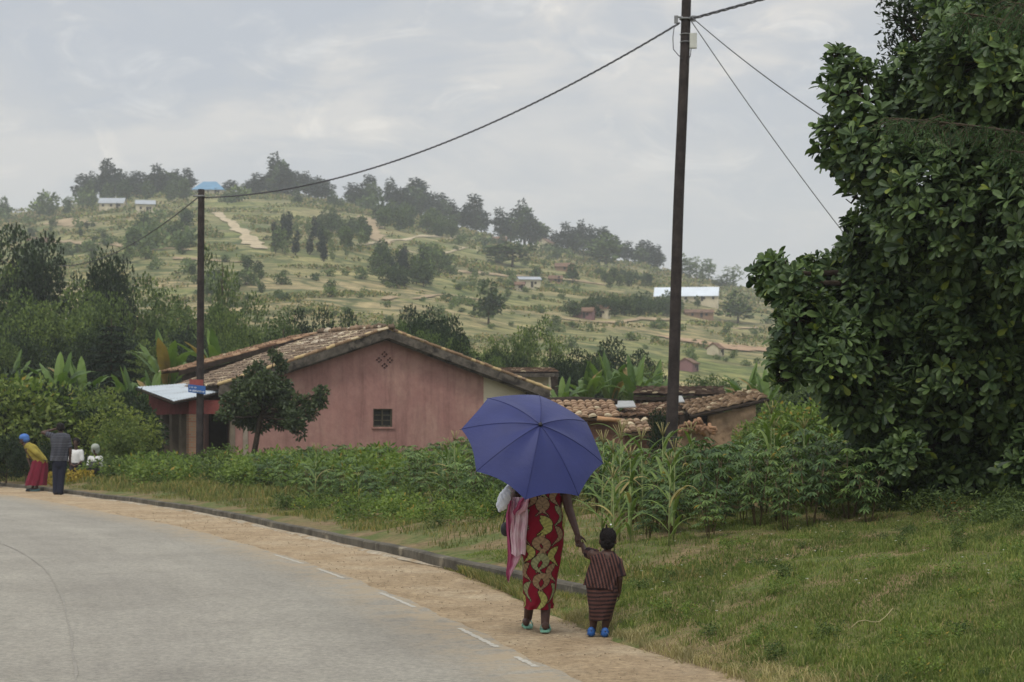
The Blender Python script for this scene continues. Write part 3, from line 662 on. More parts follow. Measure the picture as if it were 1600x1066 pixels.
hill_house(882,424,28,4,1.4,1.1,MUD,TILE,'low brown hut beside the small dense tree on the terraces',0,win=1)
hill_house(780,383,22,4,1.5,1.1,MUD,TILE,'low brown hut at the top of the terraces',0,win=1)
hill_house(1118,556,26,4,2.2,1.5,CRM,TILE,'cream gabled house in the reddish yard on the lower slope',R(65),win=1)
hill_house(1075,580,38,5,2.4,1.3,PRP,TILE,'purple brown house on the lowest field right of the large pole',R(70),win=1)
hill_house(1092,497,44,4,1.6,.9,MUD,TILE,'orange brown hut below the school beside the large pole',0,win=2)
hill_house(235,304,27,6,2,3.0,CRM,TIN,'white roofed house in the leftmost ridge clump',0,hip=True,win=2)
hill_house(218,304,12,4,1.5,1.5,CRM,TIN,'small white hut left of the white roofed ridge house',0,win=1)
hill_house(176,327,38,5,1.6,1.8,CRM,GRT,'grey tin roofed house below the leftmost ridge clump',0,win=3)
hill_house(227,334,29,5,2.8,1.4,CRM,GRT,'pale house below the leftmost ridge clump nearest the left pole',R(12),win=2)
hill_house(328,306,48,8,1.5,2.9,CRM,BLU,'house with a blue roof behind the top of the left pole',0,hip=True,win=3)
hill_house(52,325,44,6,1.0,2.3,MUD,RED,'red roofed house at the left end of the ridge',0,win=2)
hill_house(868,442,20,4,1.2,1,MUD,TILE,'brown hut on the track right of the cream hillside house',0,win=1)
hill_house(60,383,30,5,1.2,1,MUD,TILE,'brown hut on the sandy left slope',0,win=1)

# ------------------------------------------------------------------ middle distance trees
g='trees in the valley behind the house'
for i,(px,yt,Y,k,w,lb) in enumerate([
 (20,352,125,'mb1',130,'tall dark tree at the left edge of the valley'),(72,366,122,'mb1',110,'second tall dark tree at the left edge'),(-30,360,122,'mb0',120,'dark tree partly outside the left edge'),
 (166,386,118,'round',74,'round crowned dark tree standing clear of the others at the left'),
 (120,440,112,'mb0',100,'mid green tree under the round crowned tree'),(196,420,120,'me0',80,'loose tree right of the round crowned tree'),(228,430,122,'mb0',90,'mid green tree behind the left pole side'),
 (30,452,102,'mb0',120,'leafy tree low at the left edge'),(85,470,98,'mb2',120,'leafy tree beside the conifer at the left'),(150,455,104,'mb2',100,'leafy tree above the conifer'),
 (345,388,128,'airy',52,'airy open tree right of the left pole'),(262,452,118,'mb0',90,'rounded tree left of the left pole'),(300,470,114,'me0',80,'leaning leafy tree behind the left pole'),
 (340,476,112,'mb2',90,'leafy tree right of the left pole'),(398,459,116,'mb0',80,'tall leafy tree above the house roof'),(440,478,112,'me0',70,'loose tree above the house roof'),(372,486,108,'mb2',80,'low leafy tree above the house roof'),
 (465,483,116,'mb1',72,'dark tree above the roof ridge'),(505,482,114,'mb1',76,'dark rounded tree left of the gable top'),(545,486,118,'mb1',64,'dark rounded tree just left of the gable peak'),
 (640,478,120,'mb1',76,'dark tree right of the gable peak'),(672,480,116,'round',70,'dark round tree right of the gable peak'),(706,494,112,'mb1',76,'dark leafy tree above the right roof slope'),(735,520,108,'me1',56,'slim tree above the right roof slope'),
 (768,526,106,'mb2',50,'small round tree above the right roof slope'),(800,526,108,'mb2',54,'small round tree left of the rear house'),(832,492,112,'airy',58,'airy tree with open crown above the rear house'),(858,510,110,'airy',50,'second airy tree above the rear house'),
 (905,545,104,'mb1',80,'dark tree right of the rear house'),(955,528,108,'mb1',90,'dark rounded tree left of the large pole'),(1000,548,102,'mb1',76,'dark tree beside the large pole'),(880,562,98,'mb2',60,'green tree behind the tiled sheds'),
 (1085,585,96,'mb2',70,'green bushy tree behind the mud brick shed'),(1140,592,92,'mb0',70,'green bushy tree behind the right shed'),(1215,590,88,'mb0',110,'leafy tree left of the large near tree'),(1265,600,86,'mb2',110,'leafy tree behind the large near tree'),(1330,560,90,'mb0',130,'leafy tree hidden behind the large near tree')]):
    place_px(k,px,yt,Y,lb,g,w*1.45)
for i in range(34):
    px=random.uniform(590,1030); Y=random.uniform(90,103); yt=np.interp(px,[590,640,700,760,850,900,960,1030],[505,492,508,536,546,556,542,566])+random.uniform(2,26)
    place_px(random.choice(['mb1','round','mb1','mb2']),px,yt,Y,'dark bushy tree in the band between the house roof and the hill fields','dark tree band behind the roofs',random.uniform(60,95))
for i in range(26):
    px=random.uniform(-60,600); Y=random.uniform(88,112); yt=np.interp(px,[-60,250,600],[500,520,530])+random.uniform(-12,25)
    place_px(random.choice(['mb0','mb2','mb1','round']),px,yt,Y,'leafy tree low in the green mass behind the house and the left bushes','low trees behind the house',random.uniform(80,125))
place_px('con',174,498,79,'dark layered conifer left of the house','conifers',135)
# garden tree before the gable
def garden_tree():
    Y0=60.5; s=F/Y0; T=np.array([(391-800)/s,Y0,0]); T[2]=ground(T[0],T[1]); r=np.random.default_rng(31)
    t=empty('garden_tree',tuple(T),'small dark leafy tree with leaning trunk before the left end of the gable','tree')
    B=[((px-800)/s,Y0+r.normal()*.35,CH-(py-HZ)/s,q/s,q/s*1.1,q/s*.9) for px,py,q in ((430,556,10),(437,572,12),(398,585,16),(416,600,22),(378,606,18),(440,607,18),(362,628,18),(392,628,24),(425,630,26),(352,650,12),(376,652,18),(402,660,18),(456,632,20),(474,634,16),(440,655,18),(462,656,16),(492,622,13),(503,612,10),(500,630,10),(484,645,12),(470,678,8),(464,668,12),(405,572,8))]
    P,d=blobpts(B,11500,r,.35,.4,7,.3); mb=MB(); leaves(mb,P,unit(d*.5+r.normal(size=d.shape)*.6+[0,0,-.15]),r.uniform(.10,.18,len(P)),r.uniform(.05,.08,len(P)),.1,r)
    build(mb,'crown',LM_house,t); tb=MB(); top=at(407,650,Y0); tb.tube([T-[0,0,.2],(T+top)/2+[.03,0,0],top,at(415,620,Y0)],[.1,.085,.07,.04],8)
    for b in B:
        c=np.array(b[:3]); tb.tube([top,(top+c)/2+[0,0,-.05],c],[.045,.03,.01],5)
    build(tb,'trunk',BARKD,t)
garden_tree()
# bananas
for i,(px,yt,Y,s,lb) in enumerate([(14,540,72,0,'banana plant at the left edge'),(92,545,70,1,'banana plant with broad upright leaves above the walkers'),(128,552,71,2,'banana plant right of the broad leaved one'),(262,508,80,0,'banana plant with long arching leaf behind the porch'),(205,568,76,1,'banana plant left of the tin roofed porch'),(345,508,86,2,'banana plant behind the tiled roof'),
  (915,560,80,0,'banana plant between the rear house and the sheds'),(955,545,82,1,'banana plant with split upright leaves left of the large pole'),(992,550,80,2,'banana plant nearest the left side of the large pole'),(1020,558,84,0,'banana plant beside the large pole'),(1168,562,78,1,'banana plant behind the right shed'),(1195,572,76,2,'banana plant between the right shed and the near tree'),(878,585,78,1,'low banana plant behind the tiled sheds'),(240,575,74,2,'banana plant close to the porch corner')]):
    place_px(f'ban{s}',px,yt,Y,lb,'banana plants around the houses')
# bushes left
for i in range(50):
    px=random.uniform(-60,225); Y=random.uniform(60,74); x=(px-800)/F*Y; top=np.interp(px,[-60,60,160,235],[560,585,600,640])+random.uniform(0,55)
    place_px(random.choice(['ns0','ns1','ns2','ns0']),px,top,Y,'leafy bush in the thicket left of the porch','bushes left of the porch')
for px,yt,Y,k,w,lb in ((182,650,56,'ns0',88,'dense bright bush between the roadside people and the porch'),(165,672,57,'ns1',60,'yellow green bush beside the white clad figures'),(205,690,57,'ns0',60,'bush left of the porch columns'),(25,610,60,'ns2',90,'dark bush above the bending woman'),(60,590,62,'ns1',80,'light green bush above the roadside walkers'),(10,680,57,'ns2',70,'dark low bush at the left edge'),(40,700,56,'ns2',60,'dark low bush behind the bending woman'),(72,690,57,'ns2',60,'dark low bush between the two walkers'),(115,640,61,'ns1',70,'light bush above the white clad figures'),(215,610,66,'ns2',70,'dark bush left of the tin roof')):
    place_px(k,px,yt,Y,lb,'bushes left of the porch',w)
# behind sheds / under near tree
for i in range(30):
    px=random.uniform(1185,1420); Y=random.uniform(40,62); yt=random.uniform(615,665); place_px(random.choice(['ns0','ns2','ns1']),px,yt,Y,'leafy bush between the sheds and the large near tree','bushes right of the sheds')
for i in range(44):
    px=random.uniform(1370,1760); Y=random.uniform(23.6,31); place_px('ns2',px,random.uniform(580,690),Y,'dark bush in the shade behind the large near tree','dark bushes behind the near tree')
place_px('ns2',1036,640,44,'rounded dark green bush at the foot of the large pole','bush at the large pole',52)

# ------------------------------------------------------------------ crops
def field(n,fn,keys,h0,h1,label,group,mind=.35):
    pts=[]; tries=0
    while len(pts)<n and tries<n*40:
        tries+=1; x,y=fn()
        if x is None: continue
        if any((x-a)**2+(y-b)**2<mind**2 for a,b in pts): continue
        pts.append((x,y)); k=random.choice(keys); h=random.uniform(h0,h1)
        place(k,x,y,h,label,group,None,PR[k].w*h/PR[k].h*random.uniform(.95,1.35))
def pick(x0,x1,y0,y1,cond=lambda px,x,y:True):
    def f():
        y=random.uniform(y0,y1); px=random.uniform(x0,x1); x=(px-800)/F*y
        return (x,y) if cond(px,x,y) else (None,None)
    return f
CK=['cas0','cas1','cas2','cas3']
field(105,pick(395,790,32.5,52,lambda px,x,y: x-float(K(y))>1.7+max(0,(470-px))*.02),CK,.42,.84,'cassava plant in the dense patch in front of the pink gable wall','cassava in front of the pink house',.42)
field(110,pick(930,1360,21.3,30,lambda px,x,y: x-float(K(y))>1.6+max(0,(1010-px))*.02),CK,.42,.9,'cassava plant in the dense patch between the child and the large near tree','cassava right of the umbrella',.36)
field(50,pick(720,960,29,50,lambda px,x,y: x-float(K(y))>2),CK,.66,.95,'cassava plant behind the blue umbrella','cassava behind the umbrella',.5)
for i,(px,Y,h) in enumerate([(955,21.5,1.15),(968,22.2,1.3),(985,21.2,1.05),(1045,20.6,.98),(1052,20.9,1.1),(1005,23,1.2),(940,23,1.25),(1203,24.5,1.25),(1212,26,1.1),(1258,25,1.0),(960,20.6,.9),(1035,23.4,1.2),(975,24,1.3),(1080,24,1.1)]):
    place(f'mz{i%3}',(px-800)/F*Y,Y,h,('tall maize plant with an open tassel rising above the cassava' if px>1190 else 'pale maize plant with arching leaves at the edge of the cassava, right of the umbrella'),'maize plants in the cassava patch')
for i,(px,Y,h) in enumerate([(492,36,1.25),(700,34,1.2),(693,35,1.1),(560,33.5,.7),(712,34.5,1.3)]):
    place(f'mz{i%3}',(px-800)/F*Y,Y,h,'maize plant standing in the cassava in front of the pink wall','maize plants before the pink wall')
field(110,pick(225,560,44,62,lambda px,x,y:x-float(K(y))>2.4 and not(300<px<325 and y>58)),['wd0','wd1','wd0'],.35,.7,'yellow green weed on the verge in front of the porch','weeds in front of the porch',.35)
field(45,pick(395,745,38,54,lambda px,x,y:x-float(K(y))>3),['wd0'],.55,.85,'yellowish weed mixed into the cassava before the pink wall','weeds among the cassava',.6)
field(60,pick(380,800,27,37,lambda px,x,y:1.0<x-float(K(y))<3.2),['wd1','wd0'],.2,.45,'low weed on the grassy slope above the kerb','weeds above the kerb',.3)
field(40,pick(100,260,48,58,lambda px,x,y:x-float(K(y))>2),['wd0','wd1'],.4,.8,'yellow green weed behind the roadside walkers','weeds behind the roadside walkers',.4)
field(60,pick(950,1600,11,20,lambda px,x,y:x>float(G(y))+.3 and not(y>18 and x<float(K(y))+.3)),['wd1','wd0'],.07,.15,'small broad leaved weed in the grass of the bank','weeds in the bank grass',.25)
field(34,pick(1150,1600,17.5,22.3,lambda px,x,y:float(zg(x,y))>.7),['wd1'],.15,.32,'low weed at the top of the grass bank under the near tree','weeds at the top of the bank',.3)
# grass
def blades(n,fx,h,w,name,mat,label,lean=.5,seed=0):
    r=np.random.default_rng(seed); X,Y,S=fx(r,n); n=len(X); Z=zg(X,Y)
    a=r.uniform(0,6.28,n); H=h*r.uniform(.5,1.4,n)*S; W=w*r.uniform(.7,1.3,n)*(.6+.4*S); ln=r.uniform(.1,1,n)*lean*H
    dx,dy=np.cos(a),np.sin(a); b=r.uniform(0,6.28,n); sx,sy=np.cos(b)*W/2,np.sin(b)*W/2
    o=np.zeros(n)
    V=np.stack([np.stack([X-sx,Y-sy,Z-.01],1),np.stack([X+sx,Y+sy,Z-.01],1),
      np.stack([X+dx*ln*.4+sx*.8,Y+dy*ln*.4+sy*.8,Z+H*.6],1),np.stack([X+dx*ln*.4-sx*.8,Y+dy*ln*.4-sy*.8,Z+H*.6],1),np.stack([X+dx*ln,Y+dy*ln,Z+H*.95],1)],1).reshape(-1,3)
    k=np.arange(n)[:,None]*5; mb=MB(); mb.add(V,k+np.array([[0,1,2,3]])); mb.f.append(k+np.array([[3,2,4]])); mb.sm+=[False]*n
    tag(build(mb,name,mat),label,'grass',kind='stuff')
LG=leafmat('bank grass blades',lin((80,98,50)),lin((132,144,84)),.35,.7,.15,clump=.9,objvar=0,dry=lin((156,150,104)),dryp=.9)
LG2=leafmat('verge grass blades',lin((82,94,54)),lin((128,134,82)),.3,.7,.15,clump=.7,objvar=0,dry=lin((150,136,92)),dryp=.75)
LS=leafmat('dry straw blades',lin((132,124,88)),lin((180,170,130)),.25,.8,.1,clump=2,objvar=0)
def bankpts(r,n):
    y=9.5+(23.5-9.5)*r.uniform(0,1,n)**1.15; lo=G(y)+.05; hi=.265*y+2.8; x=lo+(hi-lo)*r.uniform(0,1,n)
    dn=lump(x,y,.55,3)+lump(x,y,1.7,5); bare=(x-K(y)<2.6)&(x-K(y)>.8)&(y>19.2)
    k=(r.uniform(size=n)<np.clip(.62+.35*dn,.12,1))&~(bare&(r.uniform(size=n)<.8))&~((y>18)&(x<K(y)+.2))
    s=np.clip(.8+.6*lump(x,y,.8,9)+.5*lump(x,y,.3,2)+.4*lump(x,y,2.3,4),.25,2.0); s=s*np.clip((x-G(y))*2.2,.35,1)
    return x[k],y[k],s[k]
blades(620000,bankpts,.026,.0075,'bank_grass',LG,'short green grass covering the bank below the near tree',.9,1)
def tuft(r,n):
    c=500; cy=10+13*r.uniform(0,1,c)**1.1; cx=G(cy)+.1+(.26*cy-G(cy))*r.uniform(0,1,c); i=r.integers(0,c,n)
    x=cx[i]+r.normal(size=n)*.05; y=cy[i]+r.normal(size=n)*.05; k=(x>G(y)+.02)&~((y>18)&(x<K(y)+.2)); return x[k],y[k],np.ones(k.sum())
blades(20000,tuft,.055,.008,'grass_tufts',LG,'taller grass tufts standing up on the bank',.8,2)
def edge(r,n):
    y=10.5+11.5*r.uniform(0,1,n); x=G(y)+np.abs(r.normal(size=n))*.16-.07*r.uniform(size=n)+.05*lump(y,y,.4,1); k=(lump(x*3,y,.35,4)>-.35)&(x<K(y)-.06); return x[k],y[k],np.clip(.7+.5*lump(y,x,.3,1),.3,1.5)[k]
blades(11000,edge,.075,.006,'straw_fringe',LS,'dry straw grass fringing the edge of the dirt path',1.2,3)
def kfront(r,n):
    y=18.2+5*r.uniform(0,1,n)**1.3; g=G(y); k_=K(y)-.06; x=g+(k_-g)*r.uniform(0,1,n); return x,y,np.ones(n)*.8
blades(9000,kfront,.09,.008,'kerb_foot_grass',LG2,'grass growing between the dirt path and the mossy kerb',.9,4)
def verge(r,n):
    y=18+46*r.uniform(0,1,n)**1.2; x=K(y)+.2+r.uniform(0,1,n)**1.2*(6+.08*y); dn=lump(x,y,1.1,3)+lump(x,y,3.1,5)*.8
    k=((x-K(y))>.45+.2*lump(x,y,.7,1))&(r.uniform(size=n)<np.clip(.42+.6*dn+.25*sstep(34,46,y),.04,1))&~((y<23)&(x>K(y)+1.0)&(r.uniform(size=n)<.85)); s=np.clip(.8+.5*lump(x,y,1.3,7),.35,1.6)*(1+y/90); return x[k],y[k],s[k]
blades(210000,verge,.062,.011,'verge_grass',LG2,'patchy green and dry grass on the slope above the kerb',.9,5)
def fur(r,n):
    y=40+34*r.uniform(0,1,n); x=-.27*y+(.1*y+.27*y)*r.uniform(0,1,n); k=x>K(y)+1; return x[k],y[k],np.ones(k.sum())*1.5
blades(70000,fur,.12,.02,'field_grass',LG2,'rough grass around the houses and behind the crops',.8,6)

# ------------------------------------------------------------------ the large near tree and its neighbours
def near_tree():
    Y0=22.3; s=F/Y0; T=np.array([(1530-800)/s,Y0+.4,0]); T[2]=ground(T[0],T[1])
    t=empty('broadleaf_tree',tuple(T),'large near tree with glossy paddle shaped leaves in rosettes, filling the right side','tree')
    r=np.random.default_rng(8)
    L_=[(1338,150,58),(1322,225,50),(1380,230,80),(1470,150,100),(1560,90,120),(1610,210,150),(1500,320,140),(1400,370,85),(1352,300,40),(1362,420,62),(1362,470,60),
        (1238,440,48),(1208,428,32),(1290,455,62),(1262,505,50),(1243,550,40),(1230,580,26),(1400,500,120),(1310,565,62),(1345,620,62),(1410,640,90),(1370,690,46),(1410,715,38),(1530,560,140),(1560,430,150),
        (1455,745,42),(1500,735,55),(1570,720,70),(1640,730,80),(1400,750,34),(1345,735,30),(1700,330,200),(1730,560,190),(1455,690,52),(1640,640,90),(1660,40,170),(1520,20,90),(1310,100,24),(1700,150,180)]
    B=[]
    for k,(px,py,q) in enumerate(L_):
        dy=r.normal()*.55*(1 if q>60 else .6)-(.5 if px>1380 and py<640 else 0); Y=Y0+dy; ss=F/Y; B.append(((px-800)/ss,Y,CH-(py-HZ)/ss,q/ss*.94,q/ss*1.0,q/ss*.94))
    B=np.array(B); w=B[:,3]**2; n=15500; i=r.choice(len(B),n,p=w/w.sum()); d=unit(r.normal(size=(n,3))); 
    rad=np.clip(1.0-np.abs(r.normal(size=n))*.22,.3,1.0)
    P=B[i,:3]+d*B[i,3:6]*rad[:,None]
    # keep the rosettes near the outside of the union, and open gaps
    dep=np.min(np.stack([np.linalg.norm((P-b[:3])/b[3:6],axis=1) for b in B],1),1)
    gap=lump(P[:,0]+P[:,1]*.5,P[:,2],.33,2)+.5*lump(P[:,2],P[:,0]*1.3,.17,5)
    k=(dep>.42)&(gap>-.42); P=P[k]; d=d[k]; n=len(P)
    ax=unit(d*.8+np.array([0,-.15,.62])+r.normal(size=(n,3))*.3)
    mb=MB(); m=8; sc=r.uniform(.7,1.35,n)
    a=unit(np.cross(ax,unit(r.normal(size=(n,3))))); b=np.cross(ax,a)
    for j in range(m):
        ph=j*2.4+r.uniform(-.25,.25,n); el=np.where(j<3,R(58),R(24))+r.normal(size=n)*.15
        D=ax*np.sin(el)[:,None]+(a*np.cos(ph)[:,None]+b*np.sin(ph)[:,None])*np.cos(el)[:,None]
        L=sc*r.uniform(.09,.155,n)*(.8 if j<3 else 1); Wd=L*r.uniform(.40,.52,n)
        side=unit(np.cross(D,ax)); up=np.cross(side,D)
        up=np.where((up*ax).sum(1)[:,None]<0,-up,up)
        b0=P+D*.012; st=[]; wd=(.06,.30,.50,.40,.14); tt=(0,.36,.70,.90,1.0)
        for w_,t_ in zip(wd,tt):
            c_=b0+D*(L*t_)[:,None]-up*(L*.16*t_*t_)[:,None]; o_=side*(Wd*w_)[:,None]; f_=up*(Wd*.16*w_/.5)[:,None]; st+= [c_+o_+f_,c_,c_-o_+f_]
        V=np.stack(st,1).reshape(-1,3); kk=np.arange(n)[:,None]*15
        mb.add(V,kk+np.array([[0,1,4,3]])); base=mb.n-len(V)
        for q in range(5-1):
            for z_ in (0,1):
                if q==0 and z_==0: continue
                mb.f.append(kk+np.array([[q*3+z_,q*3+z_+1,q*3+z_+4,q*3+z_+3]])+base); mb.sm+=[False]*n
    build(mb,'crown',LM_big,t)
    tb=MB(); tb.tube([T+[0,0,-.2],T+[.05,0,.8],T+[-.05,.05,1.7],T+[.1,0,3.0],T+[.1,0,4.8]],[.24,.19,.17,.12,.05],10)
    for bl in B:
        c=bl[:3]; z=max(T[2]+.5,min(c[2]-bl[5]*.8,T[2]+4)); a_=np.array([T[0],T[1],z]); mid=(a_+c)/2+[0,0,.1]; tb.tube([a_,mid,c],[.07,.05,.02],5)
    for q in range(520):
        bl=B[r.integers(len(B))]; d_=unit(r.normal(size=3)); e=bl[:3]+d_*bl[3:6]*.85; tb.tube([bl[:3]+d_*.1,bl[:3]+d_*bl[3:6]*.5+r.normal(size=3)*.05,e],[.018,.012,.006],4,cap=False)
    build(tb,'trunk',BARKD,t)
near_tree()
def fine_tree():
    Y0=25.5; s=F/Y0; T=np.array([(1500-800)/s,Y0,0]); T[2]=ground(T[0],T[1])
    t=empty('small_leaved_tree',tuple(T),'taller small leaved tree rising behind the large near tree at the top right','tree'); r=np.random.default_rng(9)
    B=[((px-800)/s,Y0+r.normal()*.4,CH-(py-HZ)/s,q/s,q/s,q/s) for px,py,q in ((1402,40,36),(1415,85,42),(1440,10,50),(1480,50,60),(1420,-30,45),(1530,-30,90),(1400,150,34),(1600,-60,120),(1450,130,60))]
    P,d=blobpts(B,15000,r,.4,.22,3,.22); mb=MB(); leaves(mb,P,unit(d*.5+r.normal(size=d.shape)*.7),r.uniform(.06,.11,len(P)),r.uniform(.025,.04,len(P)),.1,r)
    build(mb,'crown',LM_dark,t); tb=MB(); tb.tube([T-[0,0,.2],T+[.1,0,3],T+[-.3,0,6],T+[-.5,0,7.5]],[.2,.15,.08,.03],8)
    for b in B: 
        c=np.array(b[:3]); tb.tube([T+[-.1,0,4.5],(T+[-.1,0,5]+c)/2,c],[.06,.04,.015],5)
        for q in range(22): d_=unit(r.normal(size=3)); tb.tube([c,c+d_*b[3]*.9],[.012,.004],4,cap=False)
    build(tb,'trunk',BARKD,t)
fine_tree()
def cypress():
    # feathery conifer standing just right of the frame, three boughs reach in
    Yc=17.5; T=np.array([5.6,Yc,0]); T[2]=ground(5.6,Yc); t=empty('feathery_conifer',tuple(T),'feathery conifer reaching drooping needle boughs in from the right edge','tree'); r=np.random.default_rng(10); mb=MB(); tb=MB()
    tb.tube([T-[0,0,.2],T+[0,0,4],T+[0,0,8]],[.16,.11,.04],8)
    fM=leafmat('feathery needles',lin((50,76,50)),lin((86,112,74)),.3,.7,.2,clump=2,objvar=.05)
    for (px,py,Yb,L0) in ((1395,185,16.6,1.0),(1500,20,16.4,.8),(1570,560 if 0 else 235,16.8,.8),(1590,5,16.2,1.2)):
        e=at(px,py,Yb); a=np.array([T[0],T[1],e[2]-.25]); m=(a*.5+e*.5)+[0,0,.12]; q=np.linspace(0,1,14)
        pts=np.array([a*(1-u)**2+2*m*u*(1-u)+e*u*u for u in q]); tb.tube(pts,np.linspace(.03,.006,14),5)
        for k in range(190):
            u=r.uniform(.25,1); p=a*(1-u)**2+2*m*u*(1-u)+e*u*u; ax=unit(e-a)
            d=unit(ax*.6+r.normal(size=3)*np.array([.5,.6,.25])+[0,0,-.35]); Lk=r.uniform(.12,.3)*L0
            n=26; s_=r.uniform(0,1,n); P=p+d*(Lk*s_)[:,None]+[0,0,-1]*(Lk*.35*s_**2)[:,None]; D=unit(d+r.normal(size=(n,3))*.45+[0,0,-.3])
            leaves(mb,P,D,.055,.006,0,r,False); tb.tube([p,p+d*Lk*.5,p+d*Lk+[0,0,-Lk*.3]],[.004,.003,.0015],3,cap=False)
    for k in range(34):
        z=T[2]+1.6+k*.19; an=R(r.uniform(-100,75)) if z<8 else R(r.uniform(-180,180)); Lb=r.uniform(.7,1.5)*(1-(z-T[2]-1)/9.5)
        if T[0]+math.cos(an)*Lb<.262*(T[1]+math.sin(an)*Lb)+.3 and z<6.2: continue
        e=np.array([T[0]+math.cos(an)*Lb,T[1]+math.sin(an)*Lb,z-.1]); a=np.array([T[0],T[1],z]); tb.tube([a,(a+e)/2+[0,0,.06],e],[.02,.012,.005],4)
        for j in range(46):
            u=r.uniform(.1,1); p=a*(1-u)+e*u; d=unit(unit(e-a)*.6+r.normal(size=3)*.55+[0,0,-.3]); n=14; s_=r.uniform(0,1,n); P=p+d*(.3*s_)[:,None]; leaves(mb,P,unit(d+r.normal(size=(n,3))*.5),.09,.012,0,r,False)
    build(mb,'foliage',fM,t); build(tb,'trunk',BARK,t)
cypress()
# orange leaved plant at the foot of the tree
def croton():
    p=hit(1483,797,14); t=empty('orange_plant',tuple(p),'small plant with orange yellow leaves at the top of the bank under the near tree','plant'); r=np.random.default_rng(4); mb=MB()
    for k in range(16): ribbon(mb,p+[0,0,.02],k*2.4,r.uniform(.10,.2),.035,R(r.uniform(20,75)),R(r.uniform(-30,30)),5,.05,r,tear=-1)
    build(mb,'leaves',leafmat('orange leaves',lin((150,84,44)),lin((190,140,80)),.3,.6,.2),t)
    tb=MB(); tb.tube([p-[0,0,.05],p+[0,0,.1]],.008,5); build(tb,'stem',BARK,t)
croton()
# fallen dry stalk and white wild flowers on the bank
FW=plain('white petals',(.7,.7,.62),.7,.05,5); mb=MB()
for _ in range(90):
    y=random.uniform(11,22.5); x=float(G(y))+random.uniform(.5,5); z=ground(x,y)+random.uniform(.05,.11)
    for a in range(5): mb.add(np.array([[0,0,0],[.008,.004,.003],[.014,0,.004],[.008,-.004,.003]])@np.array(Matrix.Rotation(a*1.256,3,'Z')).T+[x,y,z],[(0,1,2,3)])
tag(build(mb,'wildflowers',FW),'tiny white wildflowers dotted over the grass bank','wildflowers',kind='stuff')
p0,p1=hit(1330,1000,10),hit(1395,975,10); mb=MB(); q=np.linspace(0,1,7)
mb.tube([np.array([*(p0*(1-u)+p1*u)[:2],ground(*(p0*(1-u)+p1*u)[:2])+.07+.03*math.sin(u*7)]) for u in q],[.003]*7,5)
tag(build(mb,'dry_stalk',plain('straw stalk',lin((170,158,120)),.9),loc=tuple(p0)),'pale dry stalk lying on the grass bank at lower right','stalk')

# ------------------------------------------------------------------ the pink house
ES=np.array([.9165,.4,0]); ET=np.array([-.4,.9165,0]); HO=np.array([-4.4,68,0.])
def H(s,t,z): return HO+ES*s+ET*t+np.array([0,0,z])
def pinkm():
    m,nt,b,N,L=newmat('faded pink wash'); P=worldpos(nt)
    n1=noise(nt,.6,6,.65,P,.6); n2=noise(nt,1.0,6,.7,worldpos(nt,(3.2,3.2,.35))); n3=noise(nt,5,6,.75,P,.4); sx=N.new('ShaderNodeSeparateXYZ'); L.new(P,sx.inputs[0])
    c=ramp(nt,n1,[(.3,lin((150,112,106))),(.5,lin((158,122,114))),(.7,lin((170,138,126)))])
    c=mix(nt,1.0,c,ramp(nt,n2,[(.34,(.78,.76,.76)),(.5,(1,1,1)),(.7,(1.12,1.1,1.08))]),'MULTIPLY')
    c=mix(nt,1.0,c,ramp(nt,n3,[(.3,(.86,.86,.86)),(.6,(1.06,1.06,1.06))]),'MULTIPLY')
    L.new(c,b.inputs['Base Color']); b.inputs['Roughness'].default_value=.95; b.inputs['Specular IOR Level'].default_value=.1; bump(nt,b,n3,.4,.03); return m
PINK=pinkm(); CREAM=plain('dirty cream render',lin((194,186,162)),.95,.08,1.2,.1,.3,stain=(lin((172,162,138)),1.5,.6))
VERGE=plain('weathered grey barge board',lin((92,86,78)),.95,.35,5,.1,.5,stain=(lin((48,45,42)),2.2,.5))
OLD=plain('old dark timber',lin((56,48,42)),.95,.3,6,.1,.4)
TC=attr_mat('clay roof tiles',.95,.2,9,.4)
def cut(o,cutters):
    for mbc in cutters:
        cm=mbc.mesh('cutter',OLD); bb=bmesh.new(); bb.from_mesh(cm); bmesh.ops.recalc_face_normals(bb,faces=bb.faces); bb.to_mesh(cm); bb.free(); c=bpy.data.objects.new('cutter',cm); COL.objects.link(c); c.location=o.location if not o.parent else (0,0,0)
        if o.parent: c.location=o.parent.location
        # cutter meshes are authored in world space
        off=np.array(c.location); 
        for v in c.data.vertices: v.co=Vector(np.array(v.co)-off)
        md=o.modifiers.new('b','BOOLEAN'); md.operation='DIFFERENCE'; md.solver='EXACT'; md.object=c
        bpy.context.view_layer.update(); dg=bpy.context.evaluated_depsgraph_get(); me=bpy.data.meshes.new_from_object(o.evaluated_get(dg)); o.modifiers.clear(); o.data=me
        bpy.data.objects.remove(c)
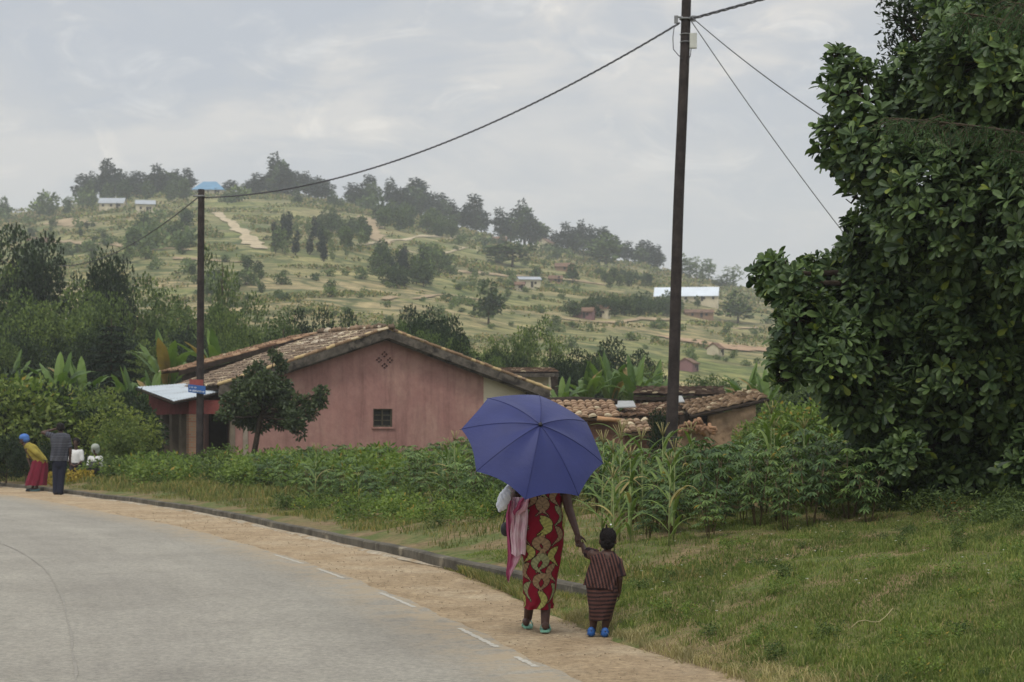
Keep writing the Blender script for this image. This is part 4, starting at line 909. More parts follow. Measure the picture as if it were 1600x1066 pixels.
def tiles(name,A,B,C,D,parent,tw=.19,tl=.34,seed=0,c1=(90,77,66),c2=(142,124,104),mess=1.0,dark=.2):
    """barrel clay tiles on the roof plane A (near eave) B (far eave) C (far ridge) D (near ridge); rows run from ridge to eave"""
    r=np.random.default_rng(seed); A,B,C,D=map(np.array,(A,B,C,D)); n=unit(np.cross(B-A,D-A)); n=n if n[2]>0 else -n
    nu=max(2,int(np.linalg.norm(B-A)/tw)); nv=max(2,int(np.linalg.norm(D-A)/tl)); mb=MB()
    def q(u,v): return (A*(1-u)+B*u)*(1-v)+(D*(1-u)+C*u)*v
    mb.prism([A-n*.05,B-n*.05,C-n*.05,D-n*.05],n*.04,np.array(lin(c1))*.4)
    ang=np.linspace(0,np.pi,6); a1=np.array(lin(c1)); a2=np.array(lin(c2))
    for j in range(nv):
        for i in range(nu):
            if r.uniform()<.012*mess: continue
            u0=(i+.5)/nu+r.normal()*.004*mess; v0=j/nv-.012*r.uniform()*mess; v1=(j+1.18)/nv
            hw=.5*1.12/nu; P=[]
            f=r.uniform(); col=a1*(1-f)+a2*f; 
            if r.uniform()<dark: col=col*np.array([.5,.47,.45])
            if r.uniform()<.08: col=np.array(lin((182,168,140)))
            tilt=r.normal()*.012*mess; hh=tw*.33
            for (v,e,w_) in ((v0,.028+.01*r.uniform()*mess,1.08),(v1,-.004,.82)):
                c=q(u0,min(v,1.02)); du=(q(u0+hw,min(v,1.02))-c)*w_
                for a in ang: P.append(c+du*math.cos(a)+n*(hh*math.sin(a)+e)+n*tilt*math.cos(a))
            P=np.array(P); m=len(ang)
            mb.add(P,[(k,k+1,m+k+1,m+k) for k in range(m-1)]+[tuple(range(m))[::-1]],col)
    # trough tiles
    return build(mb,name,TC,parent,color=True)
house=empty('pink_house',tuple(H(0,0,.6)),'pink gabled house with clay tile roof and small window in its end wall','house')
def zr(s,t=0): return 5.02-abs(s)*.335+.0*t
m=MB(); poly=[H(-4.75,0,.2),H(3.72,0,.2),H(3.72,0,zr(3.72)-.12),H(0,0,zr(0)-.12),H(-4.75,0,zr(4.75)-.12)]; m.prism(poly,ET*.28)
wall=build(m,'gable_wall',PINK,house); bb=bmesh.new(); bb.from_mesh(wall.data); bmesh.ops.recalc_face_normals(bb,faces=bb.faces); bb.to_mesh(wall.data); bb.free(); wall['label']='pink washed end wall'
def fr(s0,s1,z0,z1,t0,t1):
    mm=MB(); mm.hexa([H(s0,t0,z0),H(s1,t0,z0),H(s1,t1,z0),H(s0,t1,z0),H(s0,t0,z1),H(s1,t0,z1),H(s1,t1,z1),H(s0,t1,z1)]); return mm
cuts=[fr(-.36,.34,1.74,2.36,-.3,.12)]
VH=[]
for (dx,dz) in ((0,.2),(0,-.2),(.2,0),(-.2,0)):
    for (ex,ez) in ((0,.05),(0,-.05),(.055,0),(-.055,0)):
        VH.append((.05+dx+ex*1.35,4.02+dz+ez*1.35))
for (a,b) in VH:
    mm=MB(); mm.prism([H(a-.047,-.2,b),H(a,-.2,b-.047),H(a+.047,-.2,b),H(a,-.2,b+.047)],ET*.6); cuts.append(mm)
cut(wall,cuts)
m=MB(); m.prism([H(3.72,.03,.2),H(5.35,.03,.2),H(5.35,.03,zr(5.35)-.12),H(3.72,.03,zr(3.72)-.12)],ET*.25); build(m,'cream_wall',CREAM,house)
m=MB(); m.prism([H(5.35,.03,.2),H(5.35,9.5,.2),H(5.35,9.5,zr(5.35)-.12),H(5.35,.03,zr(5.35)-.12)],-ES*.2); build(m,'side_wall',CREAM,house)
m=MB(); m.prism([H(-4.75,.28,.2),H(-4.75,9.5,.2),H(-4.75,9.5,zr(4.75)-.12),H(-4.75,.28,zr(4.75)-.12)],ES*.2); m.prism([H(-4.55,9.3,.2),H(5.15,9.3,.2),H(5.15,9.3,3.2),H(0,9.3,4.9),H(-4.55,9.3,3.3)],ET*.2); build(m,'side_wall',PINK,house)
# window
win=build(fr(-.36,.34,1.74,2.36,.108,.118),'window',plain('dark shuttered recess',lin((36,36,32)),.7,.3,8),house)
m=MB()
FRM=plain('weathered window timber',lin((78,74,62)),.9,.25,10,.1,.3)
for (a,b,c,d) in ((-.36,-.31,1.74,2.36),(.29,.34,1.74,2.36),(-.31,.29,2.31,2.36),(-.31,.29,1.74,1.79),(-.03,.01,1.79,2.31)):
    q=fr(a,b,c,d,.05,.1); m.add(np.vstack(q.v),[(3,2,1,0),(4,5,6,7),(0,1,5,4),(1,2,6,5),(2,3,7,6),(3,0,4,7)])
for b in (1.95,2.13):
    q=fr(-.31,.29,b,b+.03,.06,.09); m.add(np.vstack(q.v),[(3,2,1,0),(4,5,6,7),(0,1,5,4),(1,2,6,5),(2,3,7,6),(3,0,4,7)])
build(m,'frame',FRM,win)
build(fr(-.42,.40,1.68,1.735,-.05,.05),'sill',plain('pale sill',lin((158,120,110)),.95,.2,6),win)
m=MB(); m.prism([H(-.5,.30,3.6),H(.6,.30,3.6),H(.6,.30,4.4),H(-.5,.30,4.4)],ET*.02); build(m,'vent_shade_sheet',plain('shade colour behind the vent holes',lin((40,34,32)),.9),house)  # dark sheet, its colour stands for the shade inside the vent holes
# roof : near section
tl=6.9; ov=.45
def rt(s,t): return H(s,t,zr(s)+.03)
tiles('tiled_roof',rt(-5.85,-ov),rt(-5.85,tl),H(0,tl,5.2),H(0,-ov,5.08),house,seed=1)
tiles('tiled_roof',rt(6.05,-ov),rt(6.05,tl+2.6),H(0,tl+2.6,5.25),H(0,-ov,5.08),house,seed=2)
# ridge: mortar, stones and broken tiles
r=np.random.default_rng(3); RM=[plain('ridge rubble %d'%k,lin(c),.95,.2,14,.1,.4) for k,c in enumerate(((132,112,92),(104,90,76),(186,174,154)))]
def stone(c,rr,k):
    q=MB(); q.ell(c,rr,nu=7,nv=5); q.v[-1]=q.v[-1]+r.normal(size=q.v[-1].shape)*.012; build(q,'ridge_stone',RM[k],house)
for k in range(46):
    t_=-ov+(tl+ov)*k/45; c=H(r.normal()*.06,t_,5.14+.05*r.uniform()+(.02*t_)); q=r.uniform(.05,.12); stone(c,(q*1.3,q*1.5,q),int(r.choice([0,1,2],p=[.45,.3,.25])))
for k in range(34):
    s_=-r.uniform(.1,1.5); t_=r.uniform(2.5,6.6); c=H(s_,t_,zr(s_)+.17); q=r.uniform(.05,.1); stone(c,(q*1.4,q,q*.6),2)
# barge boards and rafters of the near gable
for sg,e in ((-1,5.85),(1,6.05)):
    m=MB(); 
    for (t0,t1,z0,z1) in ((-ov-.03,-ov+.07,-.26,.03),(-ov+.10,-ov+.16,-.33,-.08)):
        P=[H(0,t0,zr(0)+z0),H(sg*e,t0,zr(e)+z0),H(sg*e,t0,zr(e)+z1),H(0,t0,zr(0)+z1)]; m.prism(P,ET*(t1-t0))
    build(m,'barge_board',VERGE,house)
    m=MB(); m.prism([H(0,-.28,zr(0)-.10),H(sg*e,-.28,zr(e)-.10),H(sg*e,-.28,zr(e)-.04),H(0,-.28,zr(0)-.04)],ET*(tl)); build(m,'soffit',OLD,house)
# verge tiles row, pale edge of clay seen on the rake
m=MB(); r=np.random.default_rng(5)
for sg,e in ((-1,5.85),(1,6.05)):
    for k in range(38):
        s_=e*(k+.5)/38*sg; L_=e/38*.62; c=H(s_,-ov+.02,zr(s_)+.085+r.normal()*.008); d=unit(H(s_+sg*.1,0,zr(s_+sg*.1))-H(s_,0,zr(s_))); f=r.uniform()
        m.capsule(c-d*L_,c+d*L_,.055,.065,6,col=np.array(lin((150,124,96)))*(.55+.6*f) if f<.6 else np.array(lin((182,160,118))))
build(m,'verge_tiles',attr_mat('verge clay',.95,.2,10,.4),house,color=True)
# rear, higher roof section with its timber step board and a wall dark for shadow
t0=tl+.05; t1=tl+3.1; zo=.42
def r2(s,t): return H(s,t,5.26-abs(s)*.277)
tiles('tiled_roof',r2(-5.3,t0),r2(-5.3,t1),H(0,t1,5.26),H(0,t0,5.26),house,seed=6,c1=(118,90,70),c2=(160,132,104))
tiles('tiled_roof',H(5.8,t0+2.7,3.32),H(5.8,t1,3.32),H(0,t1,5.26),H(0,t0+2.7,5.26),house,seed=7)
m=MB(); m.prism([H(-5.35,t0-.06,3.78-.18),H(-.1,t0-.06,5.08),H(-.1,t0-.06,5.24),H(-5.35,t0-.06,3.78)],ET*.08); build(m,'step_board',OLD,house)
m=MB(); m.prism([H(-5.2,t0+.02,3.0),H(-.1,t0+.02,4.8),H(-.1,t0+.02,5.08),H(-5.2,t0+.02,3.62)],ET*.1); build(m,'step_shadow_wall',OLD,house)  # dark timber colour here also stands for the shadow under the step
# porch at the left
PL=plain('pink porch band',lin((132,74,70)),.95,.15,2,.1,.3)
def brickm():
    mt,nt,b,N,L=newmat('bare fired brick'); tc=N.new('ShaderNodeNewGeometry'); mp=N.new('ShaderNodeMapping'); mp.inputs['Rotation'].default_value=(R(90),0,0); 
    sp_=N.new('ShaderNodeSeparateXYZ'); L.new(tc.outputs['Position'],sp_.inputs[0]); ad=N.new('ShaderNodeMath'); ad.operation='SUBTRACT'; L.new(sp_.outputs['X'],ad.inputs[0]); L.new(sp_.outputs['Y'],ad.inputs[1])
    cb=N.new('ShaderNodeCombineXYZ'); L.new(ad.outputs[0],cb.inputs['X']); L.new(sp_.outputs['Z'],cb.inputs['Y'])
    br=N.new('ShaderNodeTexBrick'); br.inputs['Scale'].default_value=1; br.inputs['Brick Width'].default_value=.24; br.inputs['Row Height'].default_value=.085; br.inputs['Mortar Size'].default_value=.012
    br.inputs['Color1'].default_value=(*lin((150,104,82)),1); br.inputs['Color2'].default_value=(*lin((166,128,98)),1); br.inputs['Mortar'].default_value=(*lin((150,138,118)),1); L.new(cb.outputs[0],br.inputs['Vector'])
    L.new(br.outputs['Color'],b.inputs['Base Color']); b.inputs['Roughness'].default_value=.95; return mt
BRK=brickm(); GREY=plain('grey cement column',lin((122,112,98)),.95,.15,3,.1,.3)
s0=-6.76; tb_=5.6
def hx(s0,s1,t0,t1,z0,z1,zz1=None):
    mm=MB(); zz1=z1 if zz1 is None else zz1
    mm.hexa([H(s0,t0,z0),H(s1,t0,z0),H(s1,t1,z0),H(s0,t1,z0),H(s0,t0,z1),H(s1,t0,z1),H(s1,t1,zz1),H(s0,t1,zz1)]); return mm
build(hx(s0,s0+.5,0,.34,.2,2.16),'brick_pillar',BRK,house)
build(hx(s0-.01,-4.76,-.02,.22,2.163,2.62),'porch_band',PL,house)
build(hx(s0-.012,s0+.24,.223,tb_,2.166,2.6,2.9),'porch_band',PL,house)
for t_ in (1.05,2.35,3.7,5.1): build(hx(s0+.01,s0+.3,t_,t_+.34,.2,2.16),'column',GREY,house)
build(hx(s0+1.4,-4.76,2.6,2.75,.2,2.7),'inner_wall',plain('shade toned plaster behind the porch',lin((92,84,74)),.95,.1),house)  # wall colour darkened to stand for shade inside the porch
build(hx(s0+.9,s0+1.05,2.6,tb_,.2,2.9),'inner_wall',plain('shade toned plaster in the porch',lin((110,100,88)),.95,.1),house)  # darkened likewise, porch shade put into the plaster colour
build(hx(-5.36,-5.2,0,.2,.2,2.16),'column',GREY,house); build(hx(-5.2,-4.93,.03,.2,.2,2.16),'panel',PINK,house); build(hx(-4.93,-4.77,-.02,.2,.2,2.16),'column',plain('pale column',lin((150,138,124)),.95,.15,3),house)
build(hx(s0,-4.76,.05,tb_,.15,.75),'porch_floor',GREY,house)
# corrugated porch roof
A,B_,C_,D_=at(270,627,64.3),at(352,610,66.0),at(297,599,70.6),at(212,605,70.2)
nU,nV=60,8; Pq=np.zeros((nV,nU,3)); nn=unit(np.cross(B_-A,D_-A)); nn=nn if nn[2]>0 else -nn
for j in range(nV):
    for i in range(nU):
        u=i/(nU-1); v=j/(nV-1); Pq[j,i]=(A*(1-u)+B_*u)*(1-v)+(D_*(1-u)+C_*u)*v+nn*.022*math.sin(v*2*math.pi*1.2)*0+nn*(.02*math.cos(i*math.pi/1.5))
mb=MB(); mb.grid(Pq); mb.grid(Pq[:, ::-1]-nn*.012)
for q in (Pq[0],Pq[-1]): mb.grid(np.stack([q,q-nn*.012]))
TINP=plain('corrugated tin, weathered',lin((172,182,188)),.5,.12,.9,.5,stain=(lin((130,136,138)),1.1,.55))
build(mb,'tin_roof',TINP,house)
m=MB(); m.tube([A-nn*.06,B_-nn*.06],.045,6); m.tube([A-nn*.06,D_-nn*.06],.045,6); m.tube([(A*.5+D_*.5)-nn*.06,(B_*.5+C_*.5)-nn*.06],.045,6); build(m,'roof_batten',OLD,house)

# rear house seen right of the gable
rear=empty('rear_house',tuple(at(840,690,84)),'cream walled house with brown tile roof just behind the right end of the pink house','house')
def q3(px,py,d): return at(px,py,d)
m=MB(); m.hexa([q3(770,700,84),q3(857,700,84),q3(857,700,89)+[.3,0,0],q3(770,700,89),q3(770,584,84),q3(857,584,84),q3(857,584,84)+[.3,5,0],q3(770,584,84)+[0,5,0]]); build(m,'wall',CREAM,rear)
tiles('tiled_roof',q3(755,582,83.5),q3(873,582,83.5),q3(872,582,83.5)+[-.2,4.5,.28],q3(755,582,83.5)+[.2,4.5,.28],rear,seed=9,c1=(92,76,66),c2=(130,108,90),dark=.4)
m=MB(); a,b=q3(753,584.5,83.4),q3(873,583,83.4); m.hexa([a-[0,0,.16],b-[0,0,.16],b+[0,.1,-.16],a+[0,.1,-.16],a,b,b+[0,.1,0],a+[0,.1,0]]); build(m,'fascia',VERGE,rear)
m=MB(); a=q3(866,600,83.4); m.hexa([a-[.1,0,.5],a+[.12,0,-.5],a+[.12,.3,-.5],a+[-.1,.3,-.5],a+[-.16,0,.3],a+[.16,0,.3],a+[.16,.3,.3],a+[-.16,.3,.3]]); build(m,'bracket',OLD,rear)

# ------------------------------------------------------------------ mud brick sheds, right
MUDW=plain('rough mud brick',lin((144,122,98)),.97,.25,2.2,.1,.8,stain=(lin((92,72,56)),1.6,.52)); MUDW2=plain('reddish mud brick',lin((108,82,68)),.97,.3,2.5,.1,.8)
def slabwall(name,mat,par,pl,d,th=.3,zb=.2):
    """wall from a top line of picture points standing at distance d (real thickness th)"""
    top=[at(px,py,dd) for px,py,dd in pl]; m=MB()
    bot=[np.array([p[0],p[1],zb]) for p in top][::-1]; m.prism(top+bot,np.array([0,th,0])); return build(m,name,mat,par)
sh1=empty('tiled_shed',tuple(at(915,700,55)),'low mud brick shed with rounded clay tiles right behind the umbrella','shed')
tiles('tiled_roof',at(850,655,54.6),at(968,652,54.6),at(958,628,57.4),at(846,628,57.4),sh1,tw=.19,tl=.36,seed=11,c1=(136,110,88),c2=(158,134,108),dark=.1,mess=1.4)
slabwall('wall',MUDW2,sh1,[(852,660,54.9),(966,657,54.9)],55); slabwall('wall',MUDW2,sh1,[(852,640,57.5),(962,640,57.5)],57)
m=MB(); m.tube([at(846,626.5,57.5),at(900,625,57.5),at(965,628,57.5)],[.09,.1,.08],6); build(m,'ridge',OLD,sh1)
m=MB(); m.tube([at(933,654,54.4),at(972,657,54.4)],[.07,.05],6,col=lin((190,150,112))); build(m,'ridge_tile',plain('orange clay',lin((178,140,104)),.9,.2,6),sh1)
sh2=empty('low_lean_to',tuple(at(995,700,52)),'tiny lean to with a patch of curved clay tiles left of the pole bush','shed')
tiles('tiled_roof',at(975,678,51.5),at(1019,675,51.5),at(1010,656,53),at(968,658,53),sh2,tw=.18,tl=.34,seed=12,c1=(130,106,84),c2=(152,130,106),mess=1.6)
slabwall('wall',MUDW2,sh2,[(972,676,52),(1022,672,52)],52)
sh3=empty('long_shed',tuple(at(1030,690,60)),'long low shed with sagging brown tile roof behind the large pole','shed')
tiles('tiled_roof',at(962,652,58.5),at(1068,650,58.5),at(1085,628,61.5),at(985,634,61.5),sh3,seed=13,c1=(110,88,72),c2=(146,120,98),mess=1.5,dark=.35)
slabwall('wall',MUDW,sh3,[(966,656,58.9),(1066,655,58.9)],59)
for k,(px,py,w,h) in enumerate(((977,638,.3,.12),(1061,630,.14,.1))):
    m=MB(); c=at(px,py,59.2); m.hexa([c+[-w,-.3,0],c+[w,-.3,.02],c+[w*.9,.5,.2],c+[-w*.9,.5,.2],c+[-w,-.3,.03],c+[w,-.3,.05],c+[w*.9,.5,.23],c+[-w*.9,.5,.23]]); build(m,'roof_patch',plain('pale sheet patch %d'%k,lin((150,152,150)),.7,.1),sh3)
sh4=empty('open_shed',tuple(at(1060,690,66)),'open fronted shed with dark tiled ridge rising behind the long shed','shed')
tiles('tiled_roof',at(990,616,64),at(1134,618,64),at(1130,606,67),at(996,606,67),sh4,seed=14,c1=(84,70,62),c2=(120,102,88),dark=.5,mess=1.5)
m=MB(); a,b=at(990,619,63.9),at(1134,621,63.9); m.hexa([a-[0,0,.12],b-[0,0,.12],b+[0,.1,-.12],a+[0,.1,-.12],a,b,b+[0,.1,0],a+[0,.1,0]]); build(m,'fascia',OLD,sh4)
for px in (996,1009,1030,1080,1126):
    m=MB(); p=at(px,622,64.3); m.tube([[p[0],p[1],.2],p],[.09,.08],6); build(m,'post',OLD,sh4)
slabwall('wall',plain('shade toned back wall',lin((70,58,50)),.95,.2),sh4,[(996,622,66.5),(1128,622,66.5)],66)  # back wall coloured dark for the shade under the eave
sh5=empty('mud_brick_shed',tuple(at(1145,690,58)),'mud brick shed with sloping broken tile roof right of the large pole','shed')
tiles('tiled_roof',at(1081,649,56.5),at(1199,622,57.2),at(1180,610,60.5),at(1058,630,60),sh5,tw=.18,tl=.36,seed=15,c1=(118,98,78),c2=(152,130,104),mess=2.2,dark=.25)
m=MB(); 
slabwall('wall',MUDW,sh5,[(1107,650,56.8),(1181,633,57.2)],57)
m=MB(); e=at(1181,633,57.2); m.prism([e,e+[0,4,0],[e[0],e[1]+4,.2],[e[0],e[1],.2]],(-.25,0,0)); build(m,'side_wall',MUDW,sh5)
m=MB(); a,b=at(1078,652,56.4),at(1201,625,57.1); m.tube([a,b],[.05,.05],6); build(m,'eave_pole',OLD,sh5)
slabwall('wall',plain('shed interior shade colour',lin((60,50,42)),.95,.2),sh5,[(1062,650,58.4),(1108,645,58.4)],58)  # dark slab painted as the shade inside the shed
sh6=empty('fallen_tile_heap',tuple(at(1088,690,54)),'heap of broken clay tiles on a low mud wall beside the large pole','rubble'); m=MB(); r=np.random.default_rng(16)
for k in range(60):
    px=r.uniform(1066,1108); c=at(px,668-6*math.sin((px-1066)/42*3.1)+r.uniform(-1,9),54+r.uniform(0,.6)); d=unit(r.normal(size=3)*[1,1,.4]); f=r.uniform(.5,1.1); m.tube([c,c+d*.24],[.04,.055],6,np.array(lin((158,124,96)))*f)
build(m,'broken_tile_pile',attr_mat('broken tile clay',.95,.2,10,.3),sh6,color=True)
slabwall('low_wall',MUDW,sh6,[(1056,676,54.3),(1110,672,54.3)],54,.4)
slabwall('low_wall',MUDW2,sh6,[(930,672,53.5),(975,670,53.5)],53,.3) if 0 else None

# ------------------------------------------------------------------ poles, wires
POLE=plain('tarred timber pole',lin((52,46,44)),.85,.35,5,.25,.5,stain=(lin((92,80,72)),1.3,.6))
def pt(px,py,d): return at(px,py,d)
LPb=pt(1046,690,42); LPb[2]=ground(LPb[0],LPb[1])-.1; LPt=pt(1073,-30,42)
pole=empty('utility_pole',tuple(LPb),'large dark timber utility pole leaning slightly, right of the umbrella','utility pole','timber utility poles')
mb=MB(); q=np.linspace(0,1,22); mb.tube([LPb*(1-u)+LPt*u+np.array([.012*math.sin(u*9),0,0]) for u in q],.128-.03*q,14); build(mb,'pole_shaft',POLE,pole)
STEEL=plain('galvanised fitting',lin((120,122,122)),.5,.15,20,.5); ALU=plain('grey cable insulation',lin((84,84,88)),.7,.1,20,.3); GB=plain('grey plastic box',lin((196,198,190)),.6,.05,10)
top=pt(1072,32,42)
mb=MB(); mb.box(pt(1083,64,41.95),(.075,.06,.155)); build(mb,'junction_box',GB,pole)
for py in (54,66):
    c=pt(1071,py,42); mb=MB(); a=np.linspace(0,2*np.pi,17); mb.tube([c+np.array([math.cos(x)*.112,math.sin(x)*.112,0]) for x in a],.012,5,cap=False); build(mb,'clamp_band',STEEL,pole)
c=pt(1071,30,42); mb=MB(); a=np.linspace(0,2*np.pi,17); mb.tube([c+np.array([math.cos(x)*.115,math.sin(x)*.115,0]) for x in a],.02,5,cap=False); mb.tube([c+[-.24,-.05,.03],c+[.2,-.05,.03]],.022,6); mb.box(c+[-.2,-.05,-.02],(.04,.03,.08)); mb.box(c+[.17,-.05,-.0],(.04,.03,.06)); build(mb,'cable_bracket',STEEL,pole)
mb=MB(); c=pt(1061,40,41.9); mb.tube([c+[-.1,0,0],c+[-.13,0,-.25],c+[-.12,0,-.5],c+[-.02,0,-.62],c+[.07,0,-.7]],.01,5); c=pt(1080,76,41.9); mb.tube([c,c+[-.02,0,-.15],c+[-.08,0,-.3]],.01,5); build(mb,'drop_wire',ALU,pole)
LQb=pt(312,725,60); LQb[2]=ground(LQb[0],LQb[1])-.1; LQt=pt(314.5,296,60)
pole2=empty('utility_pole',tuple(LQb),'shorter dark timber pole with a blue sign in front of the porch','utility pole','timber utility poles')
mb=MB(); mb.tube([LQb*(1-u)+LQt*u for u in q],.118-.018*q,14); build(mb,'pole_shaft',POLE,pole2)
c=pt(313,307,60); mb=MB(); mb.tube([c+[-.2,-.1,0],c+[.16,-.1,0]],.03,6); build(mb,'cable_bracket',STEEL,pole2)
# sign boards : a faded red one above a blue one with two unreadable lines
def board(px0,px1,py0,py1,d,mat,name,par,tilt=0,th=.02):
    a,b=pt(px0,py1,d),pt(px1,py1+tilt,d); h=(py1-py0)/F*d; m=MB(); m.hexa([a,b,b+[0,th,0],a+[0,th,0],a+[0,0,h],b+[0,0,h],b+[0,th,h],a+[0,th,h]]); return build(m,name,mat,par)
board(296,317.5,592.5,602.5,59.84,plain('faded red board',lin((136,70,66)),.7,.15,6),'red_board',pole2,1)
bs=board(294,321,600.5,613,59.80,plain('blue sign paint',lin((52,96,160)),.6,.1,6),'blue_sign',pole2,3)
m=MB()
rr_=random.Random(2)
for row,(y0,h,x0,x1) in enumerate(((603.4,2.0,296,308),(608.2,2.8,296,319))):
    x=x0
    while x<x1:
        w=rr_.uniform(.8,1.6); a=pt(x,y0+h+(x-294)*.11,59.785); hh=h/F*59.8*rr_.uniform(.75,1); ww=w*.62/F*59.8; m.box(a+[ww/2,0,hh/2],(ww/2,.004,hh/2)); x+=w+(1.2 if rr_.random()<.18 else 0)
build(m,'lettering',plain('white lettering',lin((200,208,216)),.6),bs)
def cable(name,a,b,sag,rad,label,tw=False,n=120,mat=ALU,pitch=.42,cat='cable'):
    a=np.array(a);b=np.array(b); t=np.linspace(0,1,n); P=a*(1-t)[:,None]+b*t[:,None]; P[:,2]-=sag*4*t*(1-t); mb=MB()
    if tw:
        L=np.linalg.norm(b-a); s=t*L; d=unit(b-a); x=unit(np.cross(d,[0,0,1])); y=np.cross(x,d)
        for k in range(3):
            ph=s/pitch*2*np.pi+k*2.094; mb.tube(P+(np.cos(ph)[:,None]*x+np.sin(ph)[:,None]*y)*rad*1.5,rad,5)
    else: mb.tube(P,rad,5)
    return tag(build(mb,name,mat,loc=tuple(a)),label,cat)
cable('bundled_cable',pt(1062,36,41.9),pt(319,309,60),0.86,.0095,'twisted overhead cable sagging from the large pole to the sign pole',True,2600,pitch=.36*2)
cable('bundled_cable',pt(1079,30,41.9),(20.9,10,9.75),.15,.013,'twisted overhead cable leaving the large pole to the upper right',True,1800,pitch=.95)
cable('bundled_cable',pt(309,309,60),pt(90,415,100),.6,.0085,'twisted cable running from the sign pole down to the left',True,1200,pitch=.6)
cable('service_wire',pt(1080,26,41.9),pt(1420,265,30),.15,.012,'thin service wire from the large pole to behind the near tree')
e=hit(1460,700,22); cable('stay_wire',pt(1078,30,41.9),(pt(1420,490,46)),.18,.011,'steel stay wire slanting from the large pole towards the ground behind the near tree',mat=STEEL)

# ------------------------------------------------------------------ people
SKIN=plain('dark brown skin',lin((72,50,42)),.55,.12,30,.35); HAIR=plain('black hair',lin((30,26,26)),.9,.2,60,.2,.8)
def body(prims,name,mat,parent,vox,smooth=3):
    """closed shapes joined into one continuous skin"""
    mb=MB()
    for p in prims: p(mb)
    o=build(mb,name,mat,parent)
    md=o.modifiers.new('r','REMESH'); md.mode='VOXEL'; md.voxel_size=vox; md.use_smooth_shade=True
    ms=o.modifiers.new('s','SMOOTH'); ms.iterations=smooth; ms.factor=.5
    bpy.context.view_layer.update(); dg=bpy.context.evaluated_depsgraph_get(); me=bpy.data.meshes.new_from_object(o.evaluated_get(dg)); o.modifiers.clear(); o.data=me
    me.materials.clear(); me.materials.append(mat)
    for p in me.polygons: p.use_smooth=True
    return o
def cap(a,b,ra,rb): return lambda m:m.capsule(a,b,ra,rb,14)
def el(c,r,rot=None): return lambda m:m.ell(c,r,rot,18,12)
def basis(f,up=(0,0,1)):
    f=unit(np.array(f,float)); s=unit(np.cross(f,up)); u=np.cross(s,f); return s,f,u   # right, forward, up
def head(c,f,r,sc=1.0,up=(0,0,1)):
    c=np.array(c,float); s,f,u=basis(f,up); M=np.stack([s,f,u],1); a=r*sc
    g=lambda x,y,z: c+s*x*a+f*y*a+u*z*a
    return [el(g(0,-.08,.18),(a*.78,a*.95,a*.86),M),el(g(0,.22,-.35),(a*.60,a*.62,a*.62),M),cap(g(0,.86,.02),g(0,1.02,-.26),a*.10,a*.15),cap(g(-.2,.78,-.52),g(.2,.78,-.52),a*.1,a*.1),
            el(g(-.32,.70,.05),(a*.17,a*.1,a*.12),M),el(g(.32,.70,.05),(a*.17,a*.1,a*.12),M),el(g(-.8,-.05,-.1),(a*.1,a*.2,a*.28),M),el(g(.8,-.05,-.1),(a*.1,a*.2,a*.28),M),el(g(0,.72,-.75),(a*.26,a*.2,a*.18),M)]
def hand(w,d,palm,L,side=1,curl=.6,spread=.16):
    """wrist w, direction d, palm normal; thumb on the given side; five separate bent fingers"""
    w=np.array(w,float); d=unit(np.array(d,float)); p=np.array(palm,float); p=unit(p-d*p.dot(d)); s=np.cross(d,p)*side
    M=np.stack([s,d,p],1); out=[el(w+d*L*.27,(L*.21,L*.30,L*.10),M),el(w+d*L*.1,(L*.15,L*.2,L*.12),M)]
    for k,(o,ln) in enumerate(((.155,.40),(.052,.46),(-.052,.43),(-.155,.33))):
        b=w+d*L*.50+s*L*o; dd=d+s*o*spread*4; dd=unit(dd); seg=ln*L/3; r=L*.047
        for j in range(3):
            an=curl*(j+.6)*.75; q=dd*math.cos(an)+p*math.sin(an); e=b+q*seg*(1.15 if j==0 else .9); out.append(cap(b,e,r*(1-.08*j),r*(.92-.1*j))); b=e
    b=w+d*L*.12+s*L*.17; q=unit(s*.75+d*.65+p*.35); e=b+q*L*.22; out.append(cap(b,e,L*.07,L*.055)); q=unit(s*.25+d*.9+p*.45); out.append(cap(e,e+q*L*.19,L*.052,L*.042))
    return out
def foot(h,d,L,pitch=0):
    """heel h on the ground, direction d"""
    d=unit(np.array([d[0],d[1],0.])); s=np.cross(d,[0,0,1.]); u=np.array([0,0,1.]); f=lambda x,z,y=0: np.array(h)+d*x*L+u*(z*L+pitch*L*(1-x) )+s*y*L
    o=[cap(f(.1,.17),f(.5,.16),L*.13,L*.13),cap(f(.08,.12),f(.72,.09,.0),L*.11,L*.10),cap(f(.6,.08,.05),f(.8,.07,.05),L*.09,L*.07)]
    for k,(y,l,r) in enumerate(((.10,.97,.052),(.035,.96,.036),(-.02,.93,.034),(-.07,.88,.032),(-.115,.83,.03))): o.append(cap(f(.72,.065,y*.9),f(l,.05,y),L*r,L*r*.9))
    return o
